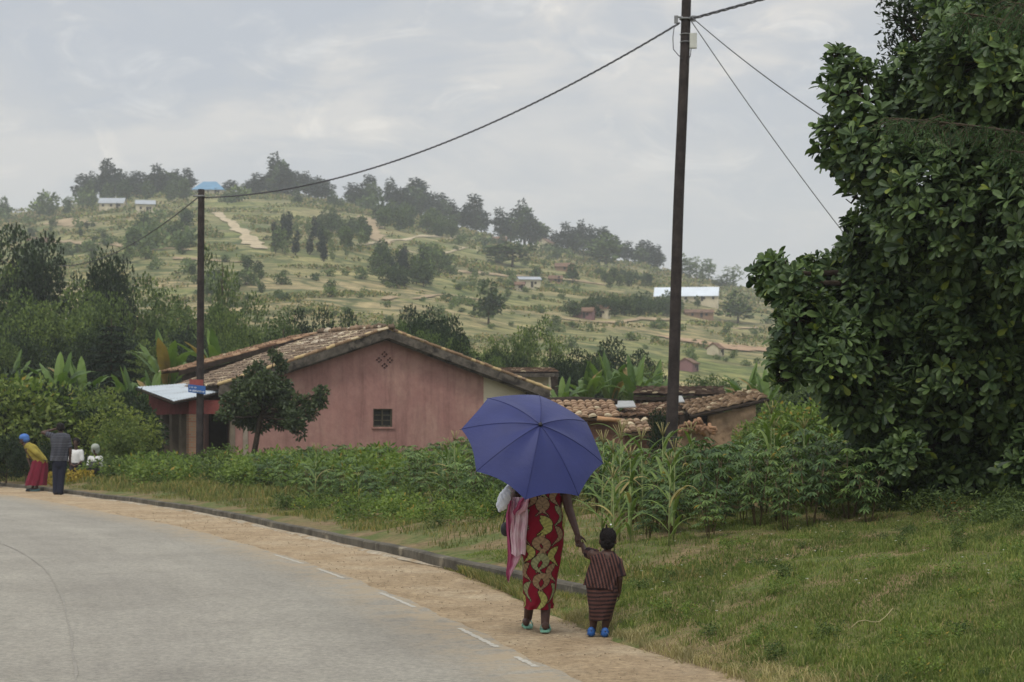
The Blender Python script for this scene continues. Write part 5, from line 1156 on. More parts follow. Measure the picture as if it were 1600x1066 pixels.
# cloth: rings of an elliptical tube
def garment(rings,name,mat,parent,seg=96,fold=.006,nf=9,seed=0,colf=None,cap_=False,sub=6,thick=0):
    """rings: (cx,cy,z,rx,ry)"""
    r=np.random.default_rng(seed); m_=max(len(q) for q in rings); Rg=np.array([list(q)+[0]*(m_-len(q)) for q in rings],float); t=np.arange(len(Rg)); tt=np.linspace(0,len(Rg)-1,(len(Rg)-1)*sub+1)
    Q=np.stack([np.interp(tt,t,Rg[:,k]) for k in range(Rg.shape[1])],1)
    for k in range(Q.shape[1]): Q[1:-1,k]=np.convolve(np.pad(Q[:,k],2,mode='edge'),[.1,.2,.4,.2,.1],'valid')[1:-1]
    a=np.linspace(0,2*np.pi,seg,endpoint=False); ph=r.uniform(0,6.28,6)
    V=np.zeros((len(Q),seg,3)); 
    for i,q in enumerate(Q):
        f=fold*(.35+1.0*i/len(Q)); w=1+(f/q[3])*(np.sin(a*nf+ph[0]+i*.05)+.6*np.sin(a*(nf*2-3)+ph[1]+i*.11)+.5*np.sin(a*3+ph[2]-i*.17))
        tw=q[5] if len(q)>5 else 0
        V[i,:,0]=q[0]+np.cos(a)*q[3]*w; V[i,:,1]=q[1]+np.sin(a)*q[4]*w; V[i,:,2]=q[2]+tw*np.cos(a)+.004*np.sin(a*5+ph[3])*(i==len(Q)-1)
    mb=MB(); col=None
    if colf is not None: col=colf(V,a,Q)
    mb.grid(V,col,closed=True)
    inn=V.copy(); cen=Q[:,None,:3]; inn=cen+(V-cen)*.94; inn[:,:,2]=V[:,:,2]; mb.grid(inn[:,::-1],None if col is None else col[:,::-1]*.6,closed=True)
    for i in (0,-1):
        A_,B2=V[i],inn[i]; 
        if i==0: A_,B2=B2,A_
        mb.grid(np.stack([A_,B2]),None if col is None else np.stack([col[i],col[i]]),closed=True)
    return build(mb,name,mat,parent,color=col is not None)
CLOTH=attr_mat('printed cotton',.9,.1,60,.15)

# ---- woman walking away under the umbrella
WB=np.array([.24,15.98,0.])
woman=empty('person',tuple(WB),'woman walking away in a red and yellow leaf print wrap dress','person')
wr=np.array([.520,15.84,.79]); hd=unit(np.array([.10,-.12,-1.]))
hip=np.array([.245,16.03,.86]); nk=np.array([.245,16.06,1.30])
aL=np.array([.130,16.26,.085]); aR=np.array([.265,15.94,.075])
bp=[cap((.245,16.03,.84),(.245,16.05,1.02),.135,.115),cap((.245,16.05,1.0),(.245,16.06,1.2),.115,.125),cap((.15,16.05,1.24),(.34,16.05,1.24),.062,.062),el((.245,16.04,1.16),(.165,.10,.15)),cap(nk,(.245,16.09,1.42),.05,.047),
    cap((.18,16.03,.84),(.17,16.08,.47),.092,.062),cap((.17,16.08,.47),aL,.058,.034),cap((.31,16.03,.84),(.278,16.03,.47),.092,.06),cap((.278,16.03,.47),aR,.056,.034),
    cap((.40,16.04,1.235),(.455,15.98,.99),.047,.037),cap((.455,15.98,.99),wr,.037,.023),
    cap((.09,16.04,1.235),(.0,16.0,1.02),.047,.038),cap((.0,16.0,1.02),(.045,16.13,1.15),.037,.025)]
bp+=head((.245,16.11,1.485),(0,1,-.05),.105)
bp+=hand(wr,hd,(.55,-.8,0),.155,-1,1.15)
bp+=hand((.045,16.13,1.15),(.35,.9,.3),(.2,.3,-1),.165,-1,1.3)
bp+=foot(aL*[1,1,0]+[-.012,-.05,.018],(-.05,1),.225)+foot(aR*[1,1,0]+[0,-.05,.018],(.06,1),.225)
body(bp,'body',SKIN,woman,.0048)
hb=[el((.245,16.07,1.535),(.098,.108,.088)),el((.245,16.03,1.49),(.09,.08,.085)),el((.245,15.98,1.51),(.05,.045,.05))]; body(hb,'hair',HAIR,woman,.008,2)
def wax(V,a,Q):
    """printed leaf motifs of the wrap: yellow green and tan curls with dark edges on deep red"""
    red=np.array(lin((118,16,36))); dk=np.array(lin((34,20,24))); yg=np.array(lin((160,158,88))); tan=np.array(lin((146,122,92))); lg=np.array(lin((142,144,104)))
    z=V[:,:,2]; R_=Q[:,3][:,None]; ang=(a[None]+np.pi/2); u=ang*.155*np.ones_like(z); C=np.tile(red,(*z.shape,1)); D=np.full(z.shape,9.); r=np.random.default_rng(12)
    W=2*np.pi*.155; n=8; st=W/n
    for c in range(n+1):
        for k in range(9):
            z0=.24+k*.15+(.075 if c%2 else 0)+r.normal()*.008; x0=c*st+r.normal()*.012; fl=1 if r.uniform()<.5 else -1; base=(yg,tan,lg,tan)[(c*2+k)%4]
            for s_ in np.linspace(0,1,16):
                zz=z0-.07+.145*s_; xx=x0+fl*(.042*math.sin(s_*4.4-.9)); rad=.005+.026*math.sin(math.pi*min(1,s_**1.7*.92+.02))**1.1
                for sh in (-W,0,W):
                    d=np.hypot(u-xx-sh,z-zz)-rad; m=(d<.0045)&(d<D); D=np.where(m,d,D)
                    C[m&(d>=-.0015)]=dk; ins=m&(d<-.0015); 
                    C[ins]=base*(1 if int(s_*15)%2 else .72)
    return C
dress=[(.245,16.05,1.24,.165,.105),(.245,16.05,1.16,.172,.125),(.246,16.04,1.05,.158,.12),(.246,16.035,.98,.156,.12),(.244,16.03,.88,.178,.142),(.240,16.03,.80,.180,.145),(.236,16.04,.66,.168,.135),(.230,16.05,.48,.148,.135),(.222,16.055,.34,.130,.145),(.216,16.05,.24,.118,.155),(.213,16.05,.185,.115,.16)]
garment(dress,'wrap_dress',CLOTH,woman,seg=300,fold=.0045,nf=6,seed=3,colf=wax,sub=30)
BLK=plain('black cotton',lin((36,30,32)),.9,.1,30)
for sg,a,b in ((1,(.395,16.04,1.235),(.432,16.0,1.10)),(-1,(.095,16.04,1.235),(.05,16.02,1.13))):
    a=np.array(a);b=np.array(b); mb=MB(); mb.tube([a+(a-b)*.15,a,(a+b)/2,b],[.05,.06,.055,.052],18); build(mb,'sleeve',BLK,woman)
MINT=plain('mint rubber',lin((118,170,148)),.6,.08,20,.3)
def flipflop(ank,d,par,L=.25):
    d=unit(np.array([d[0],d[1],0.])); s=np.cross(d,[0,0,1.]); h=ank*[1,1,0]-d*.068; h[2]=.006; out=[]
    for x,w in ((0,.02),(.06,.036),(.25,.038),(.5,.036),(.75,.046),(.93,.036),(1,.015)): out.append((x,w))
    pl=[h+d*x*L+s*w for x,w in out]+[h+d*x*L-s*w for x,w in out[::-1]]; mb=MB(); mb.prism(pl,(0,0,.016))
    o=build(mb,'sandal',MINT,par); m=MB(); c=h+d*L*.78+[0,0,.02]
    for sg in (-1,1): m.tube([c,h+d*L*.6+s*sg*.03+[0,0,.05],h+d*L*.42+s*sg*.043+[0,0,.012]],.005,5)
    build(m,'strap',MINT,o)
flipflop(aL,(-.05,1),woman); flipflop(aR,(.06,1),woman)

# ---- umbrella
AX=unit(np.array([.23,-.705,.67])); AP=at(844,664,15.42); Rr=.575; dome=.25
ux=unit(np.cross(AX,[0,1,0.3])); 
# octagon phase taken from the picture: one corner points at the far left
ux=unit(np.array([-1.,0,0])-AX*np.dot([-1.,0,0],AX)); uy=np.cross(AX,ux)
def um(rr,th,extra=0):
    k=rr/Rr; return AP-AX*(dome*(.30*k+.70*k*k)+extra)+(ux*math.cos(th)+uy*math.sin(th))*rr
umb=empty('umbrella',tuple(AP),'open blue umbrella tilted back over the walking woman','umbrella')
n=8; mb=MB(); nr=16; ns=14
CV=np.zeros((nr+1,n*ns,3)); ph0=R(-6)
for i in range(nr+1):
    k=i/nr
    for j in range(n*ns):
        f=(j%ns)/ns; th=ph0+2*math.pi*j/(n*ns); mid=math.cos(math.pi/n)/math.cos((f-.5)*2*math.pi/n); scal=1-(1-mid*(1-.028*math.sin(math.pi*f)))*k**1.0
        rr_=Rr*k*scal; p=um(max(rr_,.002),th); p=p-AX*(.020*math.sin(math.pi*f)*math.sin(math.pi*min(1,k*.9+.05))) ; CV[i,j]=p
mb.grid(CV,closed=True)
def umat():
    m,nt,b,N,L=newmat('blue umbrella nylon'); c=ramp(nt,noise(nt,3,3),[(.3,lin((44,52,104))),(.7,lin((50,59,118)))]); L.new(c,b.inputs['Base Color']); b.inputs['Roughness'].default_value=.55; b.inputs['Specular IOR Level'].default_value=.35; b.inputs['Sheen Weight'].default_value=.15
    t=N.new('ShaderNodeBsdfTranslucent'); L.new(c,t.inputs['Color']); ms=N.new('ShaderNodeMixShader'); ms.inputs[0].default_value=.28; L.new(b.outputs[0],ms.inputs[1]); L.new(t.outputs[0],ms.inputs[2]); L.new(ms.outputs[0],N['Material Output'].inputs['Surface']); bump(nt,b,noise(nt,7,5,.7),.3,.02); return m
build(mb,'canopy',umat(),umb)
SEAM=plain('dark seam',lin((34,40,88)),.7); UST=plain('umbrella steel',lin((90,90,94)),.35,.1,20,.5,metal=.8)
mb=MB()
for k in range(n):
    th=ph0+2*math.pi*k/n; mb.tube([um(Rr*q,th,-.0015) for q in np.linspace(.03,1,14)],.0022,5)
build(mb,'seam',SEAM,umb)
for k in range(n):
    th=ph0+2*math.pi*k/n; mb=MB(); mb.tube([um(Rr*q,th,.008) for q in np.linspace(.02,1.0,12)],.002,5); mb.tube([um(Rr*.5,th,.01),AP-AX*.30],.0018,5); mb.tube([um(Rr,th,.006),um(Rr*1.02,th,.0)],.004,6); build(mb,'rib',UST,umb)
mb=MB(); mb.tube([AP+AX*.03,AP-AX*.80],.006,8); mb.tube([AP-AX*.27,AP-AX*.33],.012,8); build(mb,'shaft',UST,umb)
mb=MB(); mb.tube([AP-AX*.0,AP+AX*.012,AP+AX*.016],[.017,.016,.006],12); mb.tube([AP+AX*.01,AP+AX*.032],[.006,.004],8); build(mb,'ferrule',plain('black cap',(.02,.02,.022),.4),umb)
mb=MB(); mb.tube([AP-AX*.74,AP-AX*.80,AP-AX*.86],[.014,.016,.013],10); build(mb,'handle',plain('black grip',(.03,.03,.03),.5),umb)

# ---- towel, plastic bag, handbag
def sheet(path,widths,name,mat,par,seed,colf,nf=3,depth=.02,thick=.006):
    """a hanging cloth: path of centre points, width along x, folded in depth"""
    P=np.array(path,float); t=np.linspace(0,len(P)-1,60); C=np.stack([np.interp(t,range(len(P)),P[:,k]) for k in range(3)],1); W=np.interp(t,range(len(P)),widths); r=np.random.default_rng(seed); ph=r.uniform(0,6,4)
    m=40; G_=np.zeros((60,m,3))
    for i in range(60):
        u=np.linspace(-1,1,m); G_[i,:,0]=C[i,0]+u*W[i]/2+.005*np.sin(i*.2+ph[0]); G_[i,:,1]=C[i,1]+depth*np.sin(u*nf*2.2+ph[1]+i*.03)+depth*.5*np.sin(u*nf*5+ph[2]-i*.05); G_[i,:,2]=C[i,2]+.012*np.sin(u*4+ph[3])*i/60
    mb=MB(); c=colf(G_,C) ; mb.grid(G_,c); B2=G_+[0,thick,0]; mb.grid(B2[:,::-1],c[:,::-1])
    for e1,e2,cc in ((G_[0],B2[0],c[0]),(B2[-1],G_[-1],c[-1]),(B2[:,0],G_[:,0],c[:,0]),(G_[:,-1],B2[:,-1],c[:,-1])): mb.grid(np.stack([e1,e2]),np.stack([cc,cc]))
    return build(mb,name,mat,par,color=True)
TW=attr_mat('pink towelling',.98,.12,160,.35)
pk=np.array(lin((204,160,174))); pd=np.array(lin((176,84,120))); pw=np.array(lin((218,198,202)))
def c1(G_,C): 
    z=G_[:,:,2]; f=sstep(.0,1,.5+.5*np.sin(z*46)*.25+.5*lump(G_[:,:,0],z,.03,1)*.5); return pw*(1-f[...,None])+pk*f[...,None]
def c2(G_,C):
    u=np.linspace(0,1,G_.shape[1])[None,:,None]*np.ones((G_.shape[0],1,1)); f=sstep(.35,.75,u+.25*lump(G_[:,:,2],G_[:,:,0],.06,2)[...,None]); return pd*(1-f)+pk*f
towel=empty('towel',tuple(at(806,800,15.9)),'pale and deep pink towel draped over the woman\'s left forearm','towel')
sheet([at(813,777,15.92),at(812,800,15.90),at(811,835,15.9),at(809,868,15.9)],[.12,.125,.13,.11],'towel_panel',TW,towel,1,c1,3,.014)
sheet([at(822,776,15.86),at(818,786,15.85),at(812,797,15.86),at(806,803,15.86)],[.05,.085,.09,.05],'towel_fold',TW,towel,2,c2,2,.012)
sheet([at(799,782,15.9),at(797,805,15.9),at(800,840,15.93),at(803,870,15.93),at(797,893,15.93),at(795,909,15.93)],[.05,.07,.07,.11,.06,.01],'towel_tail',TW,towel,3,c2,2,.012)
bag=empty('plastic_bag',tuple(at(786,800,15.85)),'crumpled white plastic bag hanging at the woman\'s left elbow','bag')
mb=MB(); r=np.random.default_rng(6); mm=MB(); mm.ell((0,0,0),(.052,.04,.09),nu=26,nv=20); V=mm.v[0]; q=1+.10*lump(V[:,0],V[:,2],.016,3)+.08*lump(V[:,1]+V[:,2],V[:,0],.02,1); V=V*q[:,None]; V[:,0]+=V[:,2]*.28; V[:,2]*=1.05; mb.add(V+at(787,780,15.85),mm.f,None,False) if 0 else None
mb.v.append(V+at(787,781,15.85)); mb.f=mm.f; mb.sm=[False]*sum(len(x) for x in mm.f); mb.n=len(V); mb.c=mm.c; mb.tube([at(791,765,15.85),at(795,758,15.9),at(800,768,15.95)],[.02,.012,.01],6); 
build(mb,'bag_body',plain('thin white plastic',lin((214,218,226)),.4,.05,20,.4),bag)
hbg=empty('handbag',tuple(at(790,838,15.95)),'small black handbag hanging left of the pink towel','handbag')
mb=MB(); mb.ell(at(790,827,15.97),(.042,.035,.058),nu=16,nv=10); build(mb,'bag_body',plain('black leather',(.02,.02,.022),.5,.2,20,.4),hbg); mb=MB(); mb.tube([at(785,820,15.97),at(794,795,15.99),at(799,778,16.0)],.004,5); mb.tube([at(795,820,15.97),at(799,795,15.99),at(803,778,16.0)],.004,5); build(mb,'strap',plain('black strap',(.02,.02,.022),.6),hbg)

# ---- child
CY=15.62; k_=F/CY
def cp(px,py,dy=0): return np.array([(px-800)/F*(CY+dy),CY+dy,CH-(py-HZ)/F*(CY+dy)])
CB=np.array([(941-800)/k_,CY,0]); child=empty('person',tuple(CB),'small child walking away in a brown striped outfit and blue shoes','person')
cw=cp(911,853,.14); st_=wr+hd*.10
bp=[cap(cp(943,938),cp(945,905),.085,.078),cap(cp(945,905),cp(948,872),.078,.07),cap(cp(925,866),cp(966,878),.036,.036),cap(cp(948,868),cp(950,852),.030,.028),
    cap(cp(932,938),cp(928,966,.03),.06,.042),cap(cp(928,966,.03),cp(926,984,.05),.036,.025),cap(cp(951,938),cp(948,966),.06,.042),cap(cp(948,966),cp(945,983),.036,.026),
    cap(cp(924,868),cp(914,862,.08),.030,.025),cap(cp(914,862,.08),cw,.024,.018),cap(cp(967,878),cp(968,905,-.02),.032,.026),cap(cp(968,905,-.02),cp(967,926,.02),.025,.018)]
bp+=head(cp(949.5,845,.01),(.08,1,-.1),.078)+hand(cw,(-.55,.42,.55),(-.4,-.9,.1),.085,1,1.0)+hand(cp(967,926,.02),(0,.1,-1),(-1,.1,0),.085,-1,.5)
bp+=foot(np.array([cp(926,984,.05)[0],CY+.03,.02]),(-.05,1),.13)+foot(np.array([cp(945,983)[0],CY-.02,.02]),(.05,1),.13)
body(bp,'body',SKIN,child,.0042)
hb=[el(cp(950,838,-.01),(.068,.073,.068)),el(cp(949,850,-.02),(.058,.055,.045)),el(cp(949,838,-.05),(.045,.035,.05)),cap(cp(948,828,-.03),cp(947.5,820,-.04),.010,.006),cap(cp(953,830,-.02),cp(957,825,-.02),.010,.006),el(cp(949,846,-.065),(.028,.02,.024))]; hb+=[el(cp(949.5+9*math.cos(q)*(.4+.6*abs(math.sin(q*2.3))),838+10*math.sin(q*1.7),-.055+.02*abs(math.cos(q))),(.016,.014,.016)) for q in np.arange(0,12,.6)]; body(hb,'hair',HAIR,child,.0045,2)
mb=MB(); mb.ell(cp(954.5,820,-.04),(.008,.008,.007),nu=8,nv=6); build(mb,'hair_bead',plain('white bead',(.8,.8,.8),.4),child)
br=np.array(lin((72,50,46))); bk=np.array(lin((36,28,32))); rb=np.array(lin((96,64,56)))
def vstr(V,a,Q):
    u=V[:,:,0]*1.0+.25*(V[:,:,2]-.5); s=np.sin(u*2*np.pi/.026+1.2*np.sin(V[:,:,2]*9)); f=(s>.25)[...,None]; g=(s<-.85)[...,None]; return np.where(f,bk,np.where(g,rb*1.2,br*1.05))
def hstr(V,a,Q):
    s=np.sin(V[:,:,2]*2*np.pi/.031+.5*np.sin(a*2)[None]); f=(s>.55)[...,None]; g=(s<-.9)[...,None]; return np.where(f,bk,np.where(g,rb,br))
def cr(pxl,pxr,py,ry,tw=0,dy=0): c=cp((pxl+pxr)/2,py,dy); return (c[0],c[1],c[2],(pxr-pxl)/2/k_,ry,tw)
garment([cr(915.5,965,914,.095),cr(917,966,925,.10),cr(918,963,940,.098),cr(920,958,955,.088),cr(922,953,969,.078)],'wrap_skirt',CLOTH,child,seg=140,fold=.002,nf=5,seed=5,colf=hstr,sub=16)
garment([cr(938,958,862.5,.04,.008),cr(930,964,866,.06,-.006),cr(921,973,873,.072,-.022),cr(922,972,882,.088,-.016),cr(918,968,895,.098,-.008),cr(914,966,908,.108,.0),cr(913,964,918,.112,-.02)],'blouse',CLOTH,child,seg=160,fold=.004,nf=8,seed=6,colf=vstr,sub=16)
for a,b,r1,r2 in ((cp(934,869),cp(917,863,.06),.050,.044),(cp(962,874),cp(970,902,-.02),.046,.046)):
    ts=np.linspace(-.1,1,16); mb=MB(); P=[a*(1-q)+b*q for q in ts]; o=mb.n
    mb.tube(P,np.interp(ts,[-.1,.2,1],[r1*.6,r1,r2]),22); V=mb.v[-1]; s=np.sin(np.tile(np.arange(22),16)*2*np.pi/22*6); mb.c[-1]=np.where((s>.2)[:,None],bk,br*1.05); build(mb,'sleeve',CLOTH,child,color=True)
BS=plain('blue rubber shoe',lin((34,82,146)),.5,.1,20,.4)
for c,dz in ((np.array([cp(924,984)[0],CY+.03,0.]),0),(np.array([cp(945,984)[0],CY-.02,0.]),0)):
    sh=body([cap(c+[0,-.015,.028],c+[0,.05,.026],.032,.029),cap(c+[0,.03,.024],c+[0,.105,.02],.031,.026),el(c+[0,.04,.012],(.035,.085,.012)),el(c+[0,-.02,.045],(.030,.022,.03))],'shoe',BS,child,.004,2)
    mb=MB(); mb.tube([c+[-.035,.0,.042],c+[0,-.045,.046],c+[.035,.0,.042]],.005,6); build(mb,'strap',plain('dark shoe strap',(.02,.03,.06),.6),sh)

# ---- roadside people
def stand_person(name_label,base,parts,vox=.011): 
    return empty('person',tuple(base),name_label,'person')
# man seen from behind, left hand raised to his head
MBs=np.array([*gp(91,773),0.]); d0=MBs[1]; sc0=F/d0
def mp(px,py,dy=0): return np.array([(px-800)/F*(d0+dy),d0+dy,CH-(py-HZ)/F*(d0+dy)])
man=empty('person',tuple(MBs),'man in grey striped shirt standing with one hand raised to his head','person')
bp=[cap(mp(93.5,722),mp(94,700),.145,.13),cap(mp(94,700),mp(96,686),.14,.15),cap(mp(85,682),mp(106,684),.065,.065),cap(mp(96,680),mp(95,674.5),.055,.052),
    cap(mp(89,722),mp(88,748,.02),.09,.065),cap(mp(88,748,.02),mp(88,770,.03),.06,.038),cap(mp(98,722),mp(96,748),.09,.065),cap(mp(96,748),mp(94,770),.06,.038),
    cap(mp(84,682),mp(66.5,676,.02),.052,.042),cap(mp(66.5,676,.02),mp(87,670.5,.10),.04,.028),cap(mp(107,684),mp(110,705,-.02),.052,.042),cap(mp(110,705,-.02),mp(109,723,.04),.04,.028)]
bp+=head(mp(94.5,668.5,.03),(-.2,1,-.1),.125)+hand(mp(87,670.5,.10),(.9,.1,.35),(0,-.6,-.8),.18,1,.4)+hand(mp(109,723,.04),(0,.05,-1),(-1,0,0),.18,-1,.5)
bp+=foot(np.array([mp(88,770)[0],d0,.02]),(-.25,1),.26)+foot(np.array([mp(94,770)[0],d0-.02,.02]),(.15,1),.26)
body(bp,'body',SKIN,man,.011)
body([el(mp(94.5,665.5,.0),(.10,.115,.085)),el(mp(94.5,668.5,-.02),(.096,.10,.09))],'hair',HAIR,man,.012,2)
gy=np.array(lin((84,86,92))); gd=np.array(lin((48,50,60)))
def mst(V,a,Q): s=np.sin(V[:,:,2]*2*np.pi/.042+.3*np.sin(a)[None]); return np.where((s>.1)[...,None],gd,gy)
def mr_(pxl,pxr,py,ry,tw=0): c=mp((pxl+pxr)/2,py); return (c[0],c[1],c[2],(pxr-pxl)/2/sc0,ry,tw)
garment([mr_(90,102,676.5,.10),mr_(81,109,679.5,.14,-.005),mr_(79,111,685,.17),mr_(81,108,700,.175),mr_(80,107,712,.18),mr_(78,106,720,.185)],'striped_shirt',CLOTH,man,seg=90,fold=.012,nf=7,seed=8,colf=mst,sub=14)
for a,b,r1,r2 in ((mp(86,682.5),mp(72,678,.01),.085,.068),(mp(105,684.5),mp(109.5,700,-.01),.085,.072)):
    ts=np.linspace(-.1,1,18); mb=MB(); mb.tube([a*(1-q)+b*q for q in ts],np.interp(ts,[-.1,.2,1],[r1*.7,r1,r2]),20); s=np.sin(np.repeat(np.arange(18),20)*1.6); mb.c[-1]=np.where((s>0)[:,None],gd,gy); build(mb,'sleeve',CLOTH,man,color=True)
TR=plain('dark navy trousers',lin((30,34,50)),.9,.15,12)
bpt=[cap(mp(93.5,724),mp(93,716),.165,.16),cap(mp(88.5,724),mp(87.5,748,.02),.115,.088),cap(mp(87.5,748,.02),mp(87.5,768.5,.03),.088,.085),cap(mp(98,724),mp(95.5,748),.115,.088),cap(mp(95.5,748),mp(94,768.5),.088,.085)]
body(bpt,'trousers',TR,man,.012)
for x,o in ((88,.02),(94.5,0)):
    c=np.array([mp(x,770)[0],d0+o,0.]); body([cap(c+[0,-.03,.05],c+[0,.17,.04],.05,.045),el(c+[0,.08,.02],(.052,.15,.022))],'shoe',BLK,man,.012,1)
# old woman bending forward to the left
OB=np.array([*gp(56,768),0.]); d1=OB[1]; sc1=F/d1
def op(px,py,dy=0): return np.array([(px-800)/F*(d1+dy),d1+dy,CH-(py-HZ)/F*(d1+dy)])
old=empty('person',tuple(OB),'woman bending forward in a yellow top, long red skirt and blue head wrap','person')
bp=[cap(op(60,722),op(62,728),.15,.15),cap(op(61,722),op(47,702),.14,.14),cap(op(47,702),op(42,696),.13,.10),cap(op(41,697),op(38,689),.05,.048),cap(op(60,728),op(54,752,.05),.09,.06),cap(op(54,752,.05),op(50,765,.06),.05,.034),cap(op(63,728),op(60,752),.09,.06),cap(op(60,752),op(56,765),.05,.034),
    cap(op(46,699,-.14),op(58,710,-.2),.055,.045),cap(op(58,710,-.2),op(68,719,-.12),.045,.03),cap(op(45,702,.12),op(44,716,.1),.05,.04),cap(op(44,716,.1),op(47,727,.05),.04,.028)]
bp+=head(op(37,686.5),(-1,.1,-.45),.12)+hand(op(68,719,-.12),(.9,.3,-.2),(0,0,-1),.17,1,.6)+hand(op(47,727,.05),(.4,0,-1),(1,0,0),.17,1,.6)
bp+=foot(np.array([op(49,765)[0]+.06,d1+.06,.02]),(-1,.15),.24)+foot(np.array([op(56,765)[0]+.06,d1,.02]),(-1,-.1),.24)
body(bp,'body',SKIN,old,.011)
YEL=plain('mustard knit',lin((142,130,62)),.95,.18,9,.1,.3); MAR=plain('dark red skirt cloth',lin((104,24,44)),.9,.15,8)
body([cap(op(64,721),op(50,703),.175,.165),cap(op(50,703),op(44,697.5),.165,.12),cap(op(47,700,-.13),op(58,709,-.2),.078,.07),cap(op(58,709,-.2),op(66,717.5,-.14),.07,.058),cap(op(46,703,.12),op(45,714,.11),.075,.06)],'yellow_top',YEL,old,.012)
garment([(op(63,717)[0],d1,op(63,717)[2],.17,.16,-.05),(op(62,724)[0],d1,op(62,724)[2],.205,.19),(op(60.5,735)[0],d1,op(60,735)[2],.225,.2),(op(58,748)[0],d1,op(57,748)[2],.25,.22),(op(56,758.5)[0],d1,op(55,758.5)[2],.27,.24)],'long_skirt',MAR,old,seg=90,fold=.016,nf=8,seed=9,sub=10)
body([el(op(38,683.5),(.135,.12,.10)),el(op(40,686.5),(.11,.115,.09))],'head_wrap',plain('blue head cloth',lin((74,112,176)),.85,.12,10),old,.012,2)
body([cap(op(41,690),op(43,698),.075,.08)],'scarf',plain('dark blue scarf',lin((44,52,84)),.9,.1,10),old,.012,2)
for x,o,cl in ((49,.06,(60,66,70)),(56.5,0,(110,150,158))):
    c=np.array([op(x,766)[0],d1+o,0.]); body([cap(c+[.06,0,.035],c+[-.13,0,.03],.042,.04),el(c+[-.04,0,.016],(.14,.05,.018))],'shoe',plain('canvas shoe %d'%x,lin(cl),.8,.1),old,.012,1)
# two figures in white among the bushes
def bush_person(px,py_head,Y,lab,skirtpy,shirtc,headw,face):
    s=F/Y
    def p(x,y,dy=0): return np.array([(x-800)/F*(Y+dy),Y+dy,CH-(y-HZ)/F*(Y+dy)])
    b=p(px,py_head); gz=ground(b[0],Y); b[2]=gz; t=empty('person',tuple(b),lab,'person'); h=py_head
    zb=gz; hip=p(px,h+31); q=lambda x,z,dy=0: np.array([b[0]+x*.78,Y+dy,z]); zh=p(px,h)[2]; Ht=zh-zb
    sz=zh-.27; hz=max(zb+.45,zh-.78)
    bp=[cap(q(0,hz),q(0,sz-.1),.13,.13),cap(q(-.13,sz),q(.13,sz),.055,.055),cap(q(0,sz),q(0,zh-.1),.048,.045),cap(q(-.18,sz),q(-.24,sz-.25,-.05),.045,.036),cap(q(-.24,sz-.25,-.05),q(-.1,sz-.36,-.2),.035,.026),cap(q(.18,sz),q(.24,sz-.25,-.05),.045,.036),cap(q(.24,sz-.25,-.05),q(.1,sz-.36,-.2),.035,.026),
        cap(q(-.08,hz),q(-.12,zb+.3,-.25),.08,.06),cap(q(-.12,zb+.3,-.25),q(-.12,zb+.05,-.15),.055,.035),cap(q(.08,hz),q(.12,zb+.3,-.25),.08,.06),cap(q(.12,zb+.3,-.25),q(.12,zb+.05,-.15),.055,.035)]
    bp+=head(q(0,zh),face,.115)+hand(q(-.1,sz-.36,-.2),(.8,-.5,-.1),(0,0,-1),.16,1,.6)+hand(q(.1,sz-.36,-.2),(-.8,-.5,-.1),(0,0,-1),.16,-1,.6)+foot(q(-.12,zb+.01,-.12),(0,-1),.23)+foot(q(.12,zb+.01,-.12),(0,-1),.23)
    body(bp,'body',SKIN,t,.012)
    body([cap(q(0,hz-.02),q(0,sz-.08),.145,.14),cap(q(-.14,sz-.01),q(.14,sz-.01),.075,.075),cap(q(-.18,sz),q(-.235,sz-.22,-.05),.07,.058),cap(q(.18,sz),q(.235,sz-.22,-.05),.07,.058)],'shirt',plain('white shirt cloth %d'%px,lin(shirtc),.9,.08,10),t,.013)
    body([cap(q(0,hz+.0),q(0,hz-.12,-.05),.17,.17),cap(q(-.08,hz,-.03),q(-.12,zb+.3,-.25),.1,.085),cap(q(.08,hz,-.03),q(.12,zb+.3,-.25),.1,.085),cap(q(-.12,zb+.3,-.25),q(-.12,zb+.1,-.16),.08,.07),cap(q(.12,zb+.3,-.25),q(.12,zb+.1,-.16),.08,.07)],'trousers',BLK if headw is None else plain('dark trousers %d'%px,lin((60,58,60)),.9),t,.014)
    if headw: body([el(q(0,zh+.03),(.12,.125,.11)),el(q(0,zh-.04,.03),(.125,.115,.12))],'head_cloth',plain('pale head cloth',lin(headw),.9,.1,10),t,.013,2)
    else: body([el(q(0,zh+.03,.02),(.112,.118,.10)),el(q(0,zh-.02,.05),(.108,.09,.1))],'hair',HAIR,t,.012,2)
    return t
bush_person(119,691,55.2,'person in a white shirt facing the road beside the man in the striped shirt',0,(206,206,204),None,(-.1,-1,-.05))
bush_person(149,701,55.0,'person in white with a pale head cloth among the bushes',0,(200,200,198),(150,156,146),(-.3,-1,-.2))
# yellow flowers and cloth at the verge behind them
mb=MB(); r=np.random.default_rng(21); 
for k in range(420):
    px=r.choice([r.uniform(104,146),r.uniform(72,84)],p=[.75,.25]); Y=54+r.uniform(-.6,.6); x=(px-800)/F*Y; z=ground(x,Y); zz=z+r.uniform(.02,.34); c=np.array([x,Y,zz]); D=unit(r.normal(size=(1,3))); leaves(mb,c[None],D,.09,.07,.1,r,False)
tag(build(mb,'yellow_flowers',leafmat('yellow petals',lin((140,116,46)),lin((176,156,74)),.3,.7,.2)),'yellow flowers massed at the verge behind the roadside walkers','flowers',kind='stuff')

# ------------------------------------------------------------------ unused prototypes away
for k,p in list(PR.items()):
    if not p.used:
        for c in list(p.t.children): bpy.data.objects.remove(c)
        bpy.data.objects.remove(p.t)

